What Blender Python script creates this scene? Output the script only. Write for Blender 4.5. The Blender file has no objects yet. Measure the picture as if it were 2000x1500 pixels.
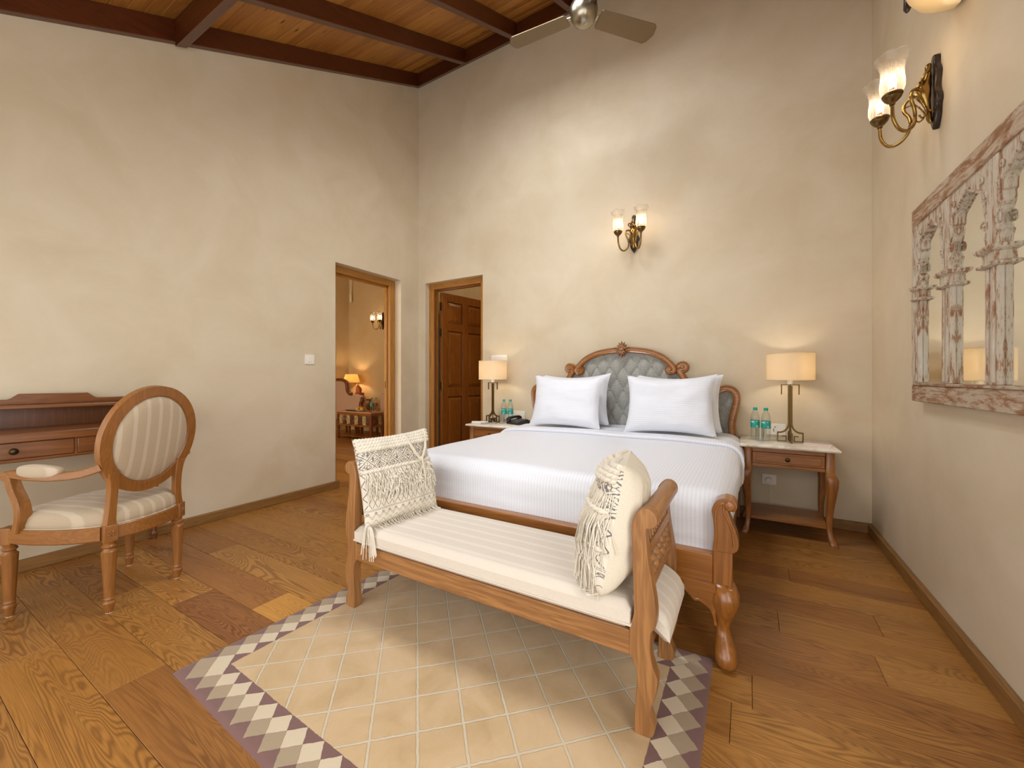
import bpy, bmesh, math, random
from mathutils import Vector, Matrix, noise
random.seed(7)
PI = math.pi
sc = bpy.context.scene
col = sc.collection

# ------------------------------------------------------------------ camera, world, light, exposure
YAW = math.atan2(460, 782)
cam_d = bpy.data.cameras.new('camera'); cam = bpy.data.objects.new('camera', cam_d); col.objects.link(cam)
cam_d.sensor_width = 36; cam_d.lens = 782 / 2000 * 36; cam_d.shift_y = -12 / 2000
cam_d.clip_start = 0.02
cam.location = (0, 0, 1.10); cam.rotation_euler = (PI / 2, 0, YAW)
sc.camera = cam
sc.view_settings.view_transform = 'Standard'; sc.view_settings.look = 'None'
sc.view_settings.gamma = 1; sc.view_settings.use_curve_mapping = False
sc.view_settings.exposure = 0.25
w = bpy.data.worlds.new('world'); sc.world = w; w.use_nodes = True
w.node_tree.nodes['Background'].inputs[0].default_value = (0.80, 0.88, 1.0, 1)
w.node_tree.nodes['Background'].inputs[1].default_value = 1.0

def area(name, loc, rot, sx, sy, power, colr=(1, 1, 1)):
    l = bpy.data.lights.new(name, 'AREA'); l.shape = 'RECTANGLE'; l.size = sx; l.size_y = sy
    l.energy = power; l.color = colr
    o = bpy.data.objects.new(name, l); col.objects.link(o); o.location = loc; o.rotation_euler = rot
    return o
# area lamps standing in for daylight at added, unseen windows (front and right walls)
area('daylight_front', (-1.45, -1.16, 1.20), (PI / 2, 0, 0), 3.9, 2.0, 56, (1.0, 0.97, 0.93))
area('daylight_right', (0.98, 0.05, 1.25), (PI / 2, 0, PI / 2), 1.5, 2.0, 42, (1.0, 0.97, 0.93))
# three roof windows between the rafters, added out of view to light the bed
SKY = ((-2.11, -1.53), (-1.47, -0.89), (-0.83, -0.25)); SKY_Y = (1.34, 2.30)
for a_, b_ in SKY: area('daylight_roof', ((a_ + b_) / 2, 1.76, 4.735 + 0.497 * (1.82 - 3.74) + 0.32), (0.0, 0, 0), 0.54, 0.95, 40, (0.93, 0.96, 1.0))
area('daylight_sitting_room', (-5.6, 0.34, 1.5), (PI / 2, 0, 0), 2.2, 2.0, 66, (1.0, 0.82, 0.58))  # warm fill lamp added to brighten the sitting room

# ------------------------------------------------------------------ helpers
def srgb(r, g, b):
    def f(c):
        c /= 255.0
        return c / 12.92 if c <= 0.04045 else ((c + 0.055) / 1.055) ** 2.4
    return (f(r), f(g), f(b), 1)

class MB:
    def __init__(s): s.v = []; s.f = []
    def add(s, vs, fs, M=None):
        n = len(s.v)
        s.v += [tuple(M @ Vector(v)) for v in vs] if M is not None else [tuple(v) for v in vs]
        s.f += [tuple(i + n for i in f) for f in fs]
        return s
    def box(s, x0, x1, y0, y1, z0, z1, M=None):
        vs = [(x, y, z) for x in (x0, x1) for y in (y0, y1) for z in (z0, z1)]
        return s.add(vs, [(0, 1, 3, 2), (4, 6, 7, 5), (0, 4, 5, 1), (2, 3, 7, 6), (0, 2, 6, 4), (1, 5, 7, 3)], M)
    def prism(s, poly, ax, d0, d1, M=None):
        # poly: 2D list in the two remaining axes (in xyz order)
        A = sum(poly[i][0] * poly[(i + 1) % len(poly)][1] - poly[(i + 1) % len(poly)][0] * poly[i][1] for i in range(len(poly)))
        if (A < 0) != (ax == 'y'): poly = poly[::-1]
        n = len(poly)
        def p3(p, d):
            return {'x': (d, p[0], p[1]), 'y': (p[0], d, p[1]), 'z': (p[0], p[1], d)}[ax]
        vs = [p3(p, d0) for p in poly] + [p3(p, d1) for p in poly]
        fs = [tuple(range(n - 1, -1, -1)), tuple(range(n, 2 * n))] + [(i, (i + 1) % n, (i + 1) % n + n, i + n) for i in range(n)]
        return s.add(vs, fs, M)
    def rings(s, rr, closed=False, caps=True, M=None):
        n = len(rr[0]); vs = [p for r in rr for p in r]; fs = []
        m = len(rr)
        for k in range(m if closed else m - 1):
            a = k * n; b = ((k + 1) % m) * n
            for i in range(n):
                j = (i + 1) % n
                fs.append((a + i, a + j, b + j, b + i))
        if caps and not closed:
            fs.append(tuple(range(n - 1, -1, -1))); fs.append(tuple((m - 1) * n + i for i in range(n)))
        return s.add(vs, fs, M)
    def lathe(s, prof, c=(0, 0, 0), seg=20, M=None, caps=True):
        rr = [[(c[0] + max(r, 1e-4) * math.cos(2 * PI * i / seg), c[1] + max(r, 1e-4) * math.sin(2 * PI * i / seg), c[2] + z) for i in range(seg)] for r, z in prof]
        return s.rings(rr, caps=caps, M=M)
    def loft(s, rr, seg=16, n=2.6, M=None):
        # rr: (x,y,z,a,b) horizontal superellipse rings
        out = []
        for x, y, z, a, b in rr:
            ring = []
            for i in range(seg):
                t = 2 * PI * (i + .5) / seg; ct, st = math.cos(t), math.sin(t)
                ring.append((x + a * math.copysign(abs(ct) ** (2 / n), ct), y + b * math.copysign(abs(st) ** (2 / n), st), z))
            out.append(ring)
        return s.rings(out, M=M)
    def sweep(s, path, prof, up=(0, 0, 1), scale=None, closed=False, M=None, caps=True):
        # prof: 2D (a along side vector, b along normal/up-ish)
        P = [Vector(p) for p in path]; n = len(P); up = Vector(up); rr = []
        for i in range(n):
            if closed: t = P[(i + 1) % n] - P[i - 1]
            else: t = P[min(i + 1, n - 1)] - P[max(i - 1, 0)]
            t.normalize()
            side = t.cross(up)
            if side.length < 1e-4: side = t.cross(Vector((0.3, 1, 0.2)))
            side.normalize(); nn = side.cross(t)
            k = scale[i] if scale else 1
            kx, ky = (k if isinstance(k, tuple) else (k, k))
            rr.append([tuple(P[i] + side * (a * kx) + nn * (b * ky)) for a, b in prof])
        return s.rings(rr, closed=closed, caps=caps, M=M)
    def tube(s, path, r, seg=8, up=(0, 0, 1), scale=None, closed=False, M=None):
        return s.sweep(path, [(r * math.cos(2 * PI * i / seg), r * math.sin(2 * PI * i / seg)) for i in range(seg)], up, scale, closed, M)
    def ball(s, c, r, seg=12, M=None, sz=1.0):
        k = seg // 2
        prof = [(r * math.sin(PI * i / k), -r * sz * math.cos(PI * i / k)) for i in range(k + 1)]
        return s.lathe(prof, c, seg, M, caps=False)
    def grid(s, fn, nu, nv, M=None, wrap=False):
        vs = [fn(i / nu, j / nv) for j in range(nv + 1) for i in range(nu + 1)]
        fs = [(j * (nu + 1) + i, j * (nu + 1) + i + 1, (j + 1) * (nu + 1) + i + 1, (j + 1) * (nu + 1) + i) for j in range(nv) for i in range(nu)]
        return s.add(vs, fs, M)

def smooth(pts, n=6, closed=False):
    out = []; N = len(pts); dim = len(pts[0])
    rng = range(N if closed else N - 1)
    for i in rng:
        if closed: p0, p1, p2, p3 = pts[i - 1], pts[i], pts[(i + 1) % N], pts[(i + 2) % N]
        else: p0, p1, p2, p3 = pts[max(i - 1, 0)], pts[i], pts[i + 1], pts[min(i + 2, N - 1)]
        for k in range(n):
            t = k / n
            out.append(tuple(0.5 * ((2 * p1[d]) + (-p0[d] + p2[d]) * t + (2 * p0[d] - 5 * p1[d] + 4 * p2[d] - p3[d]) * t * t + (-p0[d] + 3 * p1[d] - 3 * p2[d] + p3[d]) * t ** 3) for d in range(dim)))
    if not closed: out.append(tuple(pts[-1]))
    return out

def rect(a, b, c=0.0):
    if c <= 0: return [(-a, -b), (a, -b), (a, b), (-a, b)]
    return [(-a + c, -b), (a - c, -b), (a, -b + c), (a, b - c), (a - c, b), (-a + c, b), (-a, b - c), (-a, -b + c)]

OFF = {}
def tag(o, label=None, cat=None, group=None, kind=None):
    if label: o['label'] = label
    if cat: o['category'] = cat
    if group: o['group'] = group
    if kind: o['kind'] = kind
    return o
def thing(name, label, cat, loc, rotz=0, group=None, local=False):
    o = bpy.data.objects.new(name, None); col.objects.link(o)
    o.location = loc; o.rotation_euler = (0, 0, rotz); o.empty_display_size = 0.05
    OFF[o.name] = Vector((0, 0, 0)) if local else Vector(loc)
    return tag(o, label, cat, group)
def obj(name, mb, mat, parent=None, ang=38, bevel=0, bseg=2, label=None, kind=None, flip=False):
    off = OFF.get(parent.name, Vector((0, 0, 0))) if parent is not None else Vector((0, 0, 0))
    me = bpy.data.meshes.new(name)
    me.from_pydata([(x - off.x, y - off.y, z - off.z) for x, y, z in mb.v], [], mb.f)
    bm = bmesh.new(); bm.from_mesh(me); bmesh.ops.recalc_face_normals(bm, faces=bm.faces); bm.to_mesh(me); bm.free()
    me.materials.append(mat)
    if ang:
        me.shade_smooth(); me.set_sharp_from_angle(angle=math.radians(ang))
    o = bpy.data.objects.new(name, me); col.objects.link(o)
    if parent is not None:
        o.parent = parent; OFF[o.name] = off
    if bevel:
        m = o.modifiers.new('bevel', 'BEVEL'); m.width = bevel; m.segments = bseg; m.limit_method = 'ANGLE'; m.angle_limit = math.radians(38)
    if label: o['label'] = label
    if kind: o['kind'] = kind
    return o
def copy_tree(o, parent=None):
    c = o.copy(); col.objects.link(c)
    if parent is not None: c.parent = parent
    OFF[c.name] = OFF.get(o.name, Vector((0, 0, 0)))
    for ch in list(o.children): copy_tree(ch, c)
    return c

# ------------------------------------------------------------------ materials
class NT:
    def __init__(s, name):
        s.m = bpy.data.materials.new(name); s.m.use_nodes = True; s.t = s.m.node_tree
        s.t.nodes.clear(); s.out = s.t.nodes.new('ShaderNodeOutputMaterial')
        s.bs = s.t.nodes.new('ShaderNodeBsdfPrincipled'); s.t.links.new(s.bs.outputs[0], s.out.inputs[0])
    def n(s, typ, **k):
        nd = s.t.nodes.new(typ)
        for a, b in k.items():
            if a.startswith('i_'):
                key = a[2:]
                nd.inputs[int(key) if key.isdigit() else key.replace('_', ' ')].default_value = b
            else: setattr(nd, a, b)
        return nd
    def l(s, a, b): s.t.links.new(a, b)
    def math(s, op, a, b=None, c=None):
        nd = s.n('ShaderNodeMath', operation=op)
        for i, x in enumerate((a, b, c)):
            if x is None: continue
            if isinstance(x, (int, float)): nd.inputs[i].default_value = x
            else: s.l(x, nd.inputs[i])
        return nd.outputs[0]
    def mix(s, fac, a, b, blend='MIX'):
        nd = s.n('ShaderNodeMix', data_type='RGBA', blend_type=blend)
        for i, x in ((0, fac), (6, a), (7, b)):
            if isinstance(x, (int, float, tuple)): nd.inputs[i].default_value = x
            else: s.l(x, nd.inputs[i])
        return nd.outputs[2]
    def ramp(s, fac, stops):
        nd = s.n('ShaderNodeValToRGB'); s.l(fac, nd.inputs[0])
        cr = nd.color_ramp
        while len(cr.elements) > 1: cr.elements.remove(cr.elements[-1])
        cr.elements[0].position = stops[0][0]; cr.elements[0].color = stops[0][1]
        for p, c in stops[1:]:
            e = cr.elements.new(p); e.color = c
        return nd.outputs[0]
    def coord(s, scale=(1, 1, 1), kind='Object', rnd=True):
        tc = s.n('ShaderNodeTexCoord'); mp = s.n('ShaderNodeMapping')
        mp.inputs['Scale'].default_value = scale
        s.l(tc.outputs[kind], mp.inputs[0])
        if rnd:
            oi = s.n('ShaderNodeObjectInfo'); vm = s.n('ShaderNodeVectorMath', operation='SCALE')
            cb = s.n('ShaderNodeCombineXYZ')
            for i, k in enumerate((37.0, 61.0, 23.0)): s.l(s.math('MULTIPLY', oi.outputs['Random'], k), cb.inputs[i])
            s.l(cb.outputs[0], mp.inputs['Location'])
        return mp.outputs[0]
    def noise(s, vec, scale, detail=3, rough=0.5, dist=0.0):
        nd = s.n('ShaderNodeTexNoise', i_Scale=scale, i_Detail=detail, i_Roughness=rough, i_Distortion=dist)
        s.l(vec, nd.inputs['Vector']); return nd.outputs['Fac']
    def bump(s, h, strength=0.2, dist=0.002):
        b = s.n('ShaderNodeBump', i_Strength=strength, i_Distance=dist); s.l(h, b.inputs['Height'])
        s.l(b.outputs[0], s.bs.inputs['Normal']); return b
    def base(s, c):
        if isinstance(c, tuple): s.bs.inputs['Base Color'].default_value = c
        else: s.l(c, s.bs.inputs['Base Color'])
    def set(s, **k):
        for a, b in k.items(): s.bs.inputs[a.replace('_', ' ')].default_value = b

def plain(name, c, rough=0.5, metal=0.0, nscale=40, amt=0.12, bump=0.05, **k):
    n = NT(name); v = n.coord(rnd=False)
    f = n.noise(v, nscale, 3)
    d = tuple(x * (1 - amt) for x in c[:3]) + (1,)
    n.base(n.mix(f, d, c)); n.set(Roughness=rough, Metallic=metal, **k)
    if bump: n.bump(f, bump, 0.001)
    return n.m

def wood(name, base, dark, axis='z', gs=1.0, rough=0.38, contrast=0.8, coat=0.15):
    n = NT(name)
    st = {'x': (0.55, 6, 6), 'y': (6, 0.55, 6), 'z': (6, 6, 0.55)}[axis]
    v = n.coord(tuple(k * gs for k in st))
    f1 = n.noise(v, 1.6, 4, 0.55, 0.6)
    rings = n.math('SINE', n.math('MULTIPLY', f1, 70.0))
    rings = n.math('MULTIPLY_ADD', rings, 0.5, 0.5)
    st2 = {'x': (2, 60, 60), 'y': (60, 2, 60), 'z': (60, 60, 2)}[axis]
    v2 = n.coord(tuple(k * gs for k in st2))
    f2 = n.noise(v2, 1.5, 3, 0.6)
    lo = n.noise(v, 0.5, 2)
    a = n.mix(n.math('MULTIPLY', rings, 0.6 * contrast), base, dark)
    a = n.mix(n.math('MULTIPLY', n.ramp(f2, [(0.42, (0, 0, 0, 1)), (0.65, (1, 1, 1, 1))]), 0.6 * contrast), a, dark)
    lite = tuple(min(1, x * 1.25) for x in base[:3]) + (1,)
    a = n.mix(n.math('MULTIPLY', lo, 0.5), a, lite)
    n.base(a); n.set(Roughness=rough)
    n.bs.inputs['Coat Weight'].default_value = coat; n.bs.inputs['Coat Roughness'].default_value = 0.25
    n.bump(f2, 0.12, 0.001)
    return n.m

# plaster
def plaster(name, base, dark, lite):
    n = NT(name); v = n.coord((1, 1, 1), rnd=False)
    big = n.noise(v, 0.9, 4, 0.55, 0.6); mid = n.noise(v, 2.2, 5, 0.6, 0.5); fine = n.noise(v, 26, 4, 0.6)
    vs = n.coord((1, 1, 6), rnd=False); streak = n.noise(vs, 2.2, 4, 0.6, 1.5)
    c = n.mix(big, dark, base)
    c = n.mix(n.ramp(mid, [(0.35, (0, 0, 0, 1)), (0.7, (0.8, 0.8, 0.8, 1))]), c, lite)
    c = n.mix(n.math('MULTIPLY', streak, 0.22), c, dark)
    n.base(c); n.set(Roughness=0.55)
    n.bs.inputs['Specular IOR Level'].default_value = 0.3
    h = n.math('ADD', n.math('MULTIPLY', mid, 1.0), n.math('MULTIPLY', fine, 0.25))
    n.bump(h, 0.12, 0.004)
    return n.m
M_wall = plaster('wall_plaster', srgb(216, 201, 174), srgb(202, 185, 154), srgb(222, 209, 186))
M_wall2 = plaster('sitting_room_plaster', srgb(212, 190, 152), srgb(196, 168, 124), srgb(216, 196, 160))

# oak floor plank: tone comes from object colour
def oak():
    n = NT('oak_floor')
    oi = n.n('ShaderNodeObjectInfo')
    v = n.coord((0.9, 6.5, 1))
    f1 = n.noise(v, 0.80, 2.5, 0.5, 0.8)
    rings = n.math('SINE', n.math('MULTIPLY', f1, 260.0))
    rings = n.math('POWER', n.math('MULTIPLY_ADD', rings, 0.5, 0.5), 1.6)
    v2 = n.coord((5, 190, 1)); f2 = n.noise(v2, 1.4, 3, 0.65)
    big = n.noise(n.coord((0.6, 3, 1)), 1.0, 2)
    gate = n.ramp(n.noise(n.coord((0.7, 5, 1)), 1.1, 2), [(0.3, (0.15, 0.15, 0.15, 1)), (0.6, (1, 1, 1, 1))])
    tone = oi.outputs['Color']
    dark = n.mix(1.0, tone, (0.25, 0.17, 0.11, 1), 'MULTIPLY')
    fac = n.math('MULTIPLY', n.math('MULTIPLY', rings, gate), 0.9)
    c = n.mix(fac, tone, dark)
    c = n.mix(n.math('MULTIPLY', n.ramp(f2, [(0.40, (0, 0, 0, 1)), (0.66, (1, 1, 1, 1))]), 0.40), c, dark)
    lite = n.mix(1.0, tone, (1.35, 1.35, 1.30, 1), 'MULTIPLY')
    c = n.mix(n.math('MULTIPLY', big, 0.5), c, lite)
    n.base(c)
    r = n.math('MULTIPLY_ADD', f2, 0.18, 0.30); n.l(r, n.bs.inputs['Roughness'])
    h = n.math('SUBTRACT', f2, n.math('MULTIPLY', rings, 0.4)); n.bump(h, 0.12, 0.0012)
    return n.m
M_oak = oak()
M_sub = plain('floor_bed', srgb(45, 26, 14), 0.8)

def pine():
    n = NT('pine_board')
    oi = n.n('ShaderNodeObjectInfo')
    v = n.coord((0.5, 9, 3)); f1 = n.noise(v, 1.3, 3, 0.5, 0.5)
    rings = n.math('MULTIPLY_ADD', n.math('SINE', n.math('MULTIPLY', f1, 50.0)), 0.5, 0.5)
    tone = oi.outputs['Color']
    dark = n.mix(1.0, tone, (0.55, 0.42, 0.32, 1), 'MULTIPLY')
    c = n.mix(n.math('MULTIPLY', rings, 0.4), tone, dark)
    kv = n.coord((2.2, 9, 9)); vo = n.n('ShaderNodeTexVoronoi', i_Scale=1.3); n.l(kv, vo.inputs['Vector'])
    knot = n.ramp(vo.outputs['Distance'], [(0.05, (1, 1, 1, 1)), (0.13, (0, 0, 0, 1))])
    c = n.mix(knot, c, srgb(60, 25, 10))
    n.base(c); n.set(Roughness=0.35)
    return n.m
M_pine = pine()
M_beam = wood('dark_beam_wood', srgb(92, 43, 18), srgb(44, 16, 6), 'x', 1.0, 0.3, 0.8, 0.3)
M_beamy = wood('dark_rafter_wood', srgb(92, 43, 18), srgb(44, 16, 6), 'y', 1.0, 0.3, 0.8, 0.3)
M_base = wood('skirting_wood_x', srgb(144, 103, 52), srgb(88, 57, 26), 'x', 1.0, 0.5, 0.8, 0)
M_basey = wood('skirting_wood_y', srgb(144, 103, 52), srgb(88, 57, 26), 'y', 1.0, 0.5, 0.8, 0)
M_frame = wood('door_frame_wood', srgb(176, 121, 47), srgb(112, 65, 21), 'z', 1.0, 0.4, 0.8, 0.2)
M_framex = wood('door_frame_wood_x', srgb(176, 121, 47), srgb(112, 65, 21), 'x', 1.0, 0.4, 0.8, 0.2)
M_framey = wood('door_frame_wood_y', srgb(176, 121, 47), srgb(112, 65, 21), 'y', 1.0, 0.4, 0.8, 0.2)
M_door = wood('door_leaf_wood', srgb(138, 78, 23), srgb(74, 32, 8), 'z', 1.0, 0.3, 0.8, 0.4)
M_teak = wood('teak_bed_wood', srgb(158, 100, 40), srgb(92, 47, 15), 'z', 0.8, 0.3, 0.7, 0.4)
M_teakx = wood('teak_bed_wood_x', srgb(158, 100, 40), srgb(92, 47, 15), 'x', 0.8, 0.3, 0.7, 0.4)
M_teaky = wood('teak_bed_wood_y', srgb(158, 100, 40), srgb(92, 47, 15), 'y', 0.8, 0.3, 0.7, 0.4)
M_bench = wood('bench_teak', srgb(164, 115, 66), srgb(96, 56, 26), 'z', 1.0, 0.45, 0.9, 0.1)
M_benchx = wood('bench_teak_x', srgb(164, 115, 66), srgb(96, 56, 26), 'x', 1.0, 0.45, 0.9, 0.1)
M_benchy = wood('bench_teak_y', srgb(164, 115, 66), srgb(96, 56, 26), 'y', 1.0, 0.4, 0.9, 0.15)
M_chair = wood('chair_wood', srgb(148, 96, 43), srgb(92, 51, 20), 'z', 1.2, 0.42, 0.6, 0.15)
M_chairy = wood('chair_wood_y', srgb(148, 96, 43), srgb(92, 51, 20), 'y', 1.2, 0.42, 0.6, 0.15)
M_desk = wood('desk_wood', srgb(128, 76, 31), srgb(72, 35, 11), 'y', 1.0, 0.35, 0.7, 0.3)
M_deskz = wood('desk_wood_z', srgb(116, 65, 26), srgb(66, 30, 10), 'z', 1.0, 0.35, 0.7, 0.3)
M_night = wood('nightstand_wood_x', srgb(158, 100, 40), srgb(88, 43, 15), 'x', 1.0, 0.35, 0.9, 0.3)
M_nightz = wood('nightstand_wood', srgb(158, 100, 40), srgb(88, 43, 15), 'z', 1.0, 0.32, 0.9, 0.3)
M_dwood = wood('sitting_room_wood', srgb(122, 67, 30), srgb(70, 30, 11), 'z', 1.2, 0.35, 0.6, 0.3)
M_dwoodx = wood('sitting_room_wood_x', srgb(150, 90, 35), srgb(90, 45, 15), 'x', 1.2, 0.3, 0.6, 0.4)
M_brass = plain('antique_brass', srgb(168, 134, 74), 0.27, 1.0, 30, 0.35, 0.15)
M_brassd = plain('dark_brass', srgb(122, 98, 60), 0.33, 1.0, 50, 0.3, 0.1)
M_bronze = plain('bronze_knob', srgb(84, 70, 50), 0.35, 1.0, 80, 0.4, 0.3)
M_darkplate = wood('sconce_back_wood', srgb(44, 25, 13), srgb(20, 10, 5), 'z', 1.0, 0.3, 0.6, 0.25)
M_steel = plain('brushed_nickel', srgb(176, 168, 150), 0.28, 1.0, 25, 0.12, 0.05)
M_blade_shaded = plain('fan_blade_metal', srgb(128, 112, 88), 0.42, 0.7, 25, 0.1, 0.03)  # darker than the housing metal: shade on the undersides put into the colour
M_plastic = plain('white_plastic', srgb(238, 232, 220), 0.35, 0, 20, 0.04, 0)
M_black = plain('black_plastic', srgb(38, 34, 32), 0.35, 0, 60, 0.2, 0.05)
M_darkslot = plain('socket_slot', srgb(30, 26, 24), 0.6, 0, 60, 0.2, 0)
M_paper = plain('pink_paper', srgb(236, 214, 214), 0.7, 0, 90, 0.05, 0)
M_teal = plain('teal_plastic_cap', srgb(22, 160, 138), 0.35, 0, 60, 0.1, 0)

def marble():
    n = NT('cream_marble'); v = n.coord((1, 1, 1))
    f = n.noise(v, 5, 6, 0.65, 1.5)
    c = n.ramp(f, [(0.3, srgb(196, 180, 160)), (0.5, srgb(236, 228, 212)), (0.75, srgb(242, 236, 224))])
    n.base(c); n.set(Roughness=0.07); return n.m
M_marble = marble()

def linen():
    n = NT('white_satin_stripe_linen')
    tc = n.n('ShaderNodeUVMap'); sp = n.n('ShaderNodeSeparateXYZ'); n.l(tc.outputs[0], sp.inputs[0])
    s_ = n.math('SINE', n.math('MULTIPLY', sp.outputs[0], 2 * PI / 0.0165))
    st = n.ramp(n.math('MULTIPLY_ADD', s_, 0.5, 0.5), [(0.35, (0, 0, 0, 1)), (0.65, (1, 1, 1, 1))])
    n.base(n.mix(st, srgb(226, 228, 235), srgb(233, 235, 241)))
    r = n.math('MULTIPLY_ADD', st, -0.25, 0.65); n.l(r, n.bs.inputs['Roughness'])
    n.bs.inputs['Sheen Weight'].default_value = 0.1
    cr = n.noise(n.coord((9, 9, 30), 'Object'), 1.1, 4, 0.6, 0.5)
    h = n.math('ADD', n.math('MULTIPLY', st, 0.12), cr)
    n.bump(h, 0.35, 0.004)
    return n.m
M_linen = linen()

def stripe_fabric(name, base, lite, axis, pitch, width):
    n = NT(name); tc = n.n('ShaderNodeTexCoord'); sp = n.n('ShaderNodeSeparateXYZ'); n.l(tc.outputs['Object'], sp.inputs[0])
    x = sp.outputs['xyz'.index(axis)]
    fr = n.math('FRACT', n.math('DIVIDE', n.math('ADD', x, 10.0), pitch))
    d = n.math('ABSOLUTE', n.math('SUBTRACT', fr, 0.5))
    st = n.ramp(d, [(width / pitch / 2, (1, 1, 1, 1)), (width / pitch / 2 + 0.06, (0, 0, 0, 1))])
    weave = n.noise(n.coord((260, 260, 260), rnd=False), 1.0, 2)
    thr = n.noise(n.coord((18, 18, 260) if axis != 'z' else (18, 260, 18), rnd=False), 1.0, 2)
    c = n.mix(st, base, lite)
    c = n.mix(n.math('MULTIPLY', weave, 0.30), c, tuple(k * 0.62 for k in base[:3]) + (1,))
    c = n.mix(n.math('MULTIPLY', thr, 0.2), c, tuple(k * 0.75 for k in base[:3]) + (1,))
    n.base(c); n.set(Roughness=0.9); n.bs.inputs['Sheen Weight'].default_value = 0.15
    n.bump(weave, 0.4, 0.0015); return n.m
M_benchfab = stripe_fabric('bench_stripe_fabric', srgb(224, 212, 196), srgb(234, 225, 212), 'y', 0.062, 0.014)
M_chairfab = stripe_fabric('chair_stripe_fabric', srgb(184, 164, 136), srgb(202, 184, 160), 'x', 0.056, 0.013)

def tuft_fab():
    n = NT('grey_tweed'); a = n.noise(n.coord((1, 1, 1), rnd=False), 330, 2)
    b = n.noise(n.coord((1, 1, 1), rnd=False), 14, 3)
    c = n.ramp(a, [(0.38, srgb(124, 123, 117)), (0.62, srgb(196, 193, 183))])
    c = n.mix(n.math('MULTIPLY', b, 0.25), c, srgb(138, 138, 132))
    n.base(c); n.set(Roughness=0.9); n.bump(a, 0.3, 0.001); return n.m
M_tweed = tuft_fab()
M_pink = plain('rose_upholstery', srgb(206, 172, 152), 0.85, 0, 60, 0.1, 0.1)

def cream_cloth(name, c, d):
    n = NT(name); a = n.noise(n.coord((1, 1, 1), rnd=False), 240, 2); b = n.noise(n.coord((1, 1, 1)), 9, 3)
    cc = n.mix(a, d, c); cc = n.mix(n.math('MULTIPLY', b, 0.3), cc, d)
    n.base(cc); n.set(Roughness=0.9); n.bump(n.math('ADD', a, n.math('MULTIPLY', b, 3.0)), 0.35, 0.003); return n.m
M_cream = cream_cloth('natural_cotton', srgb(230, 220, 202), srgb(206, 194, 172))
M_yarn = plain('cotton_yarn', srgb(232, 223, 206), 0.9, 0, 120, 0.16, 0.2)

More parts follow.
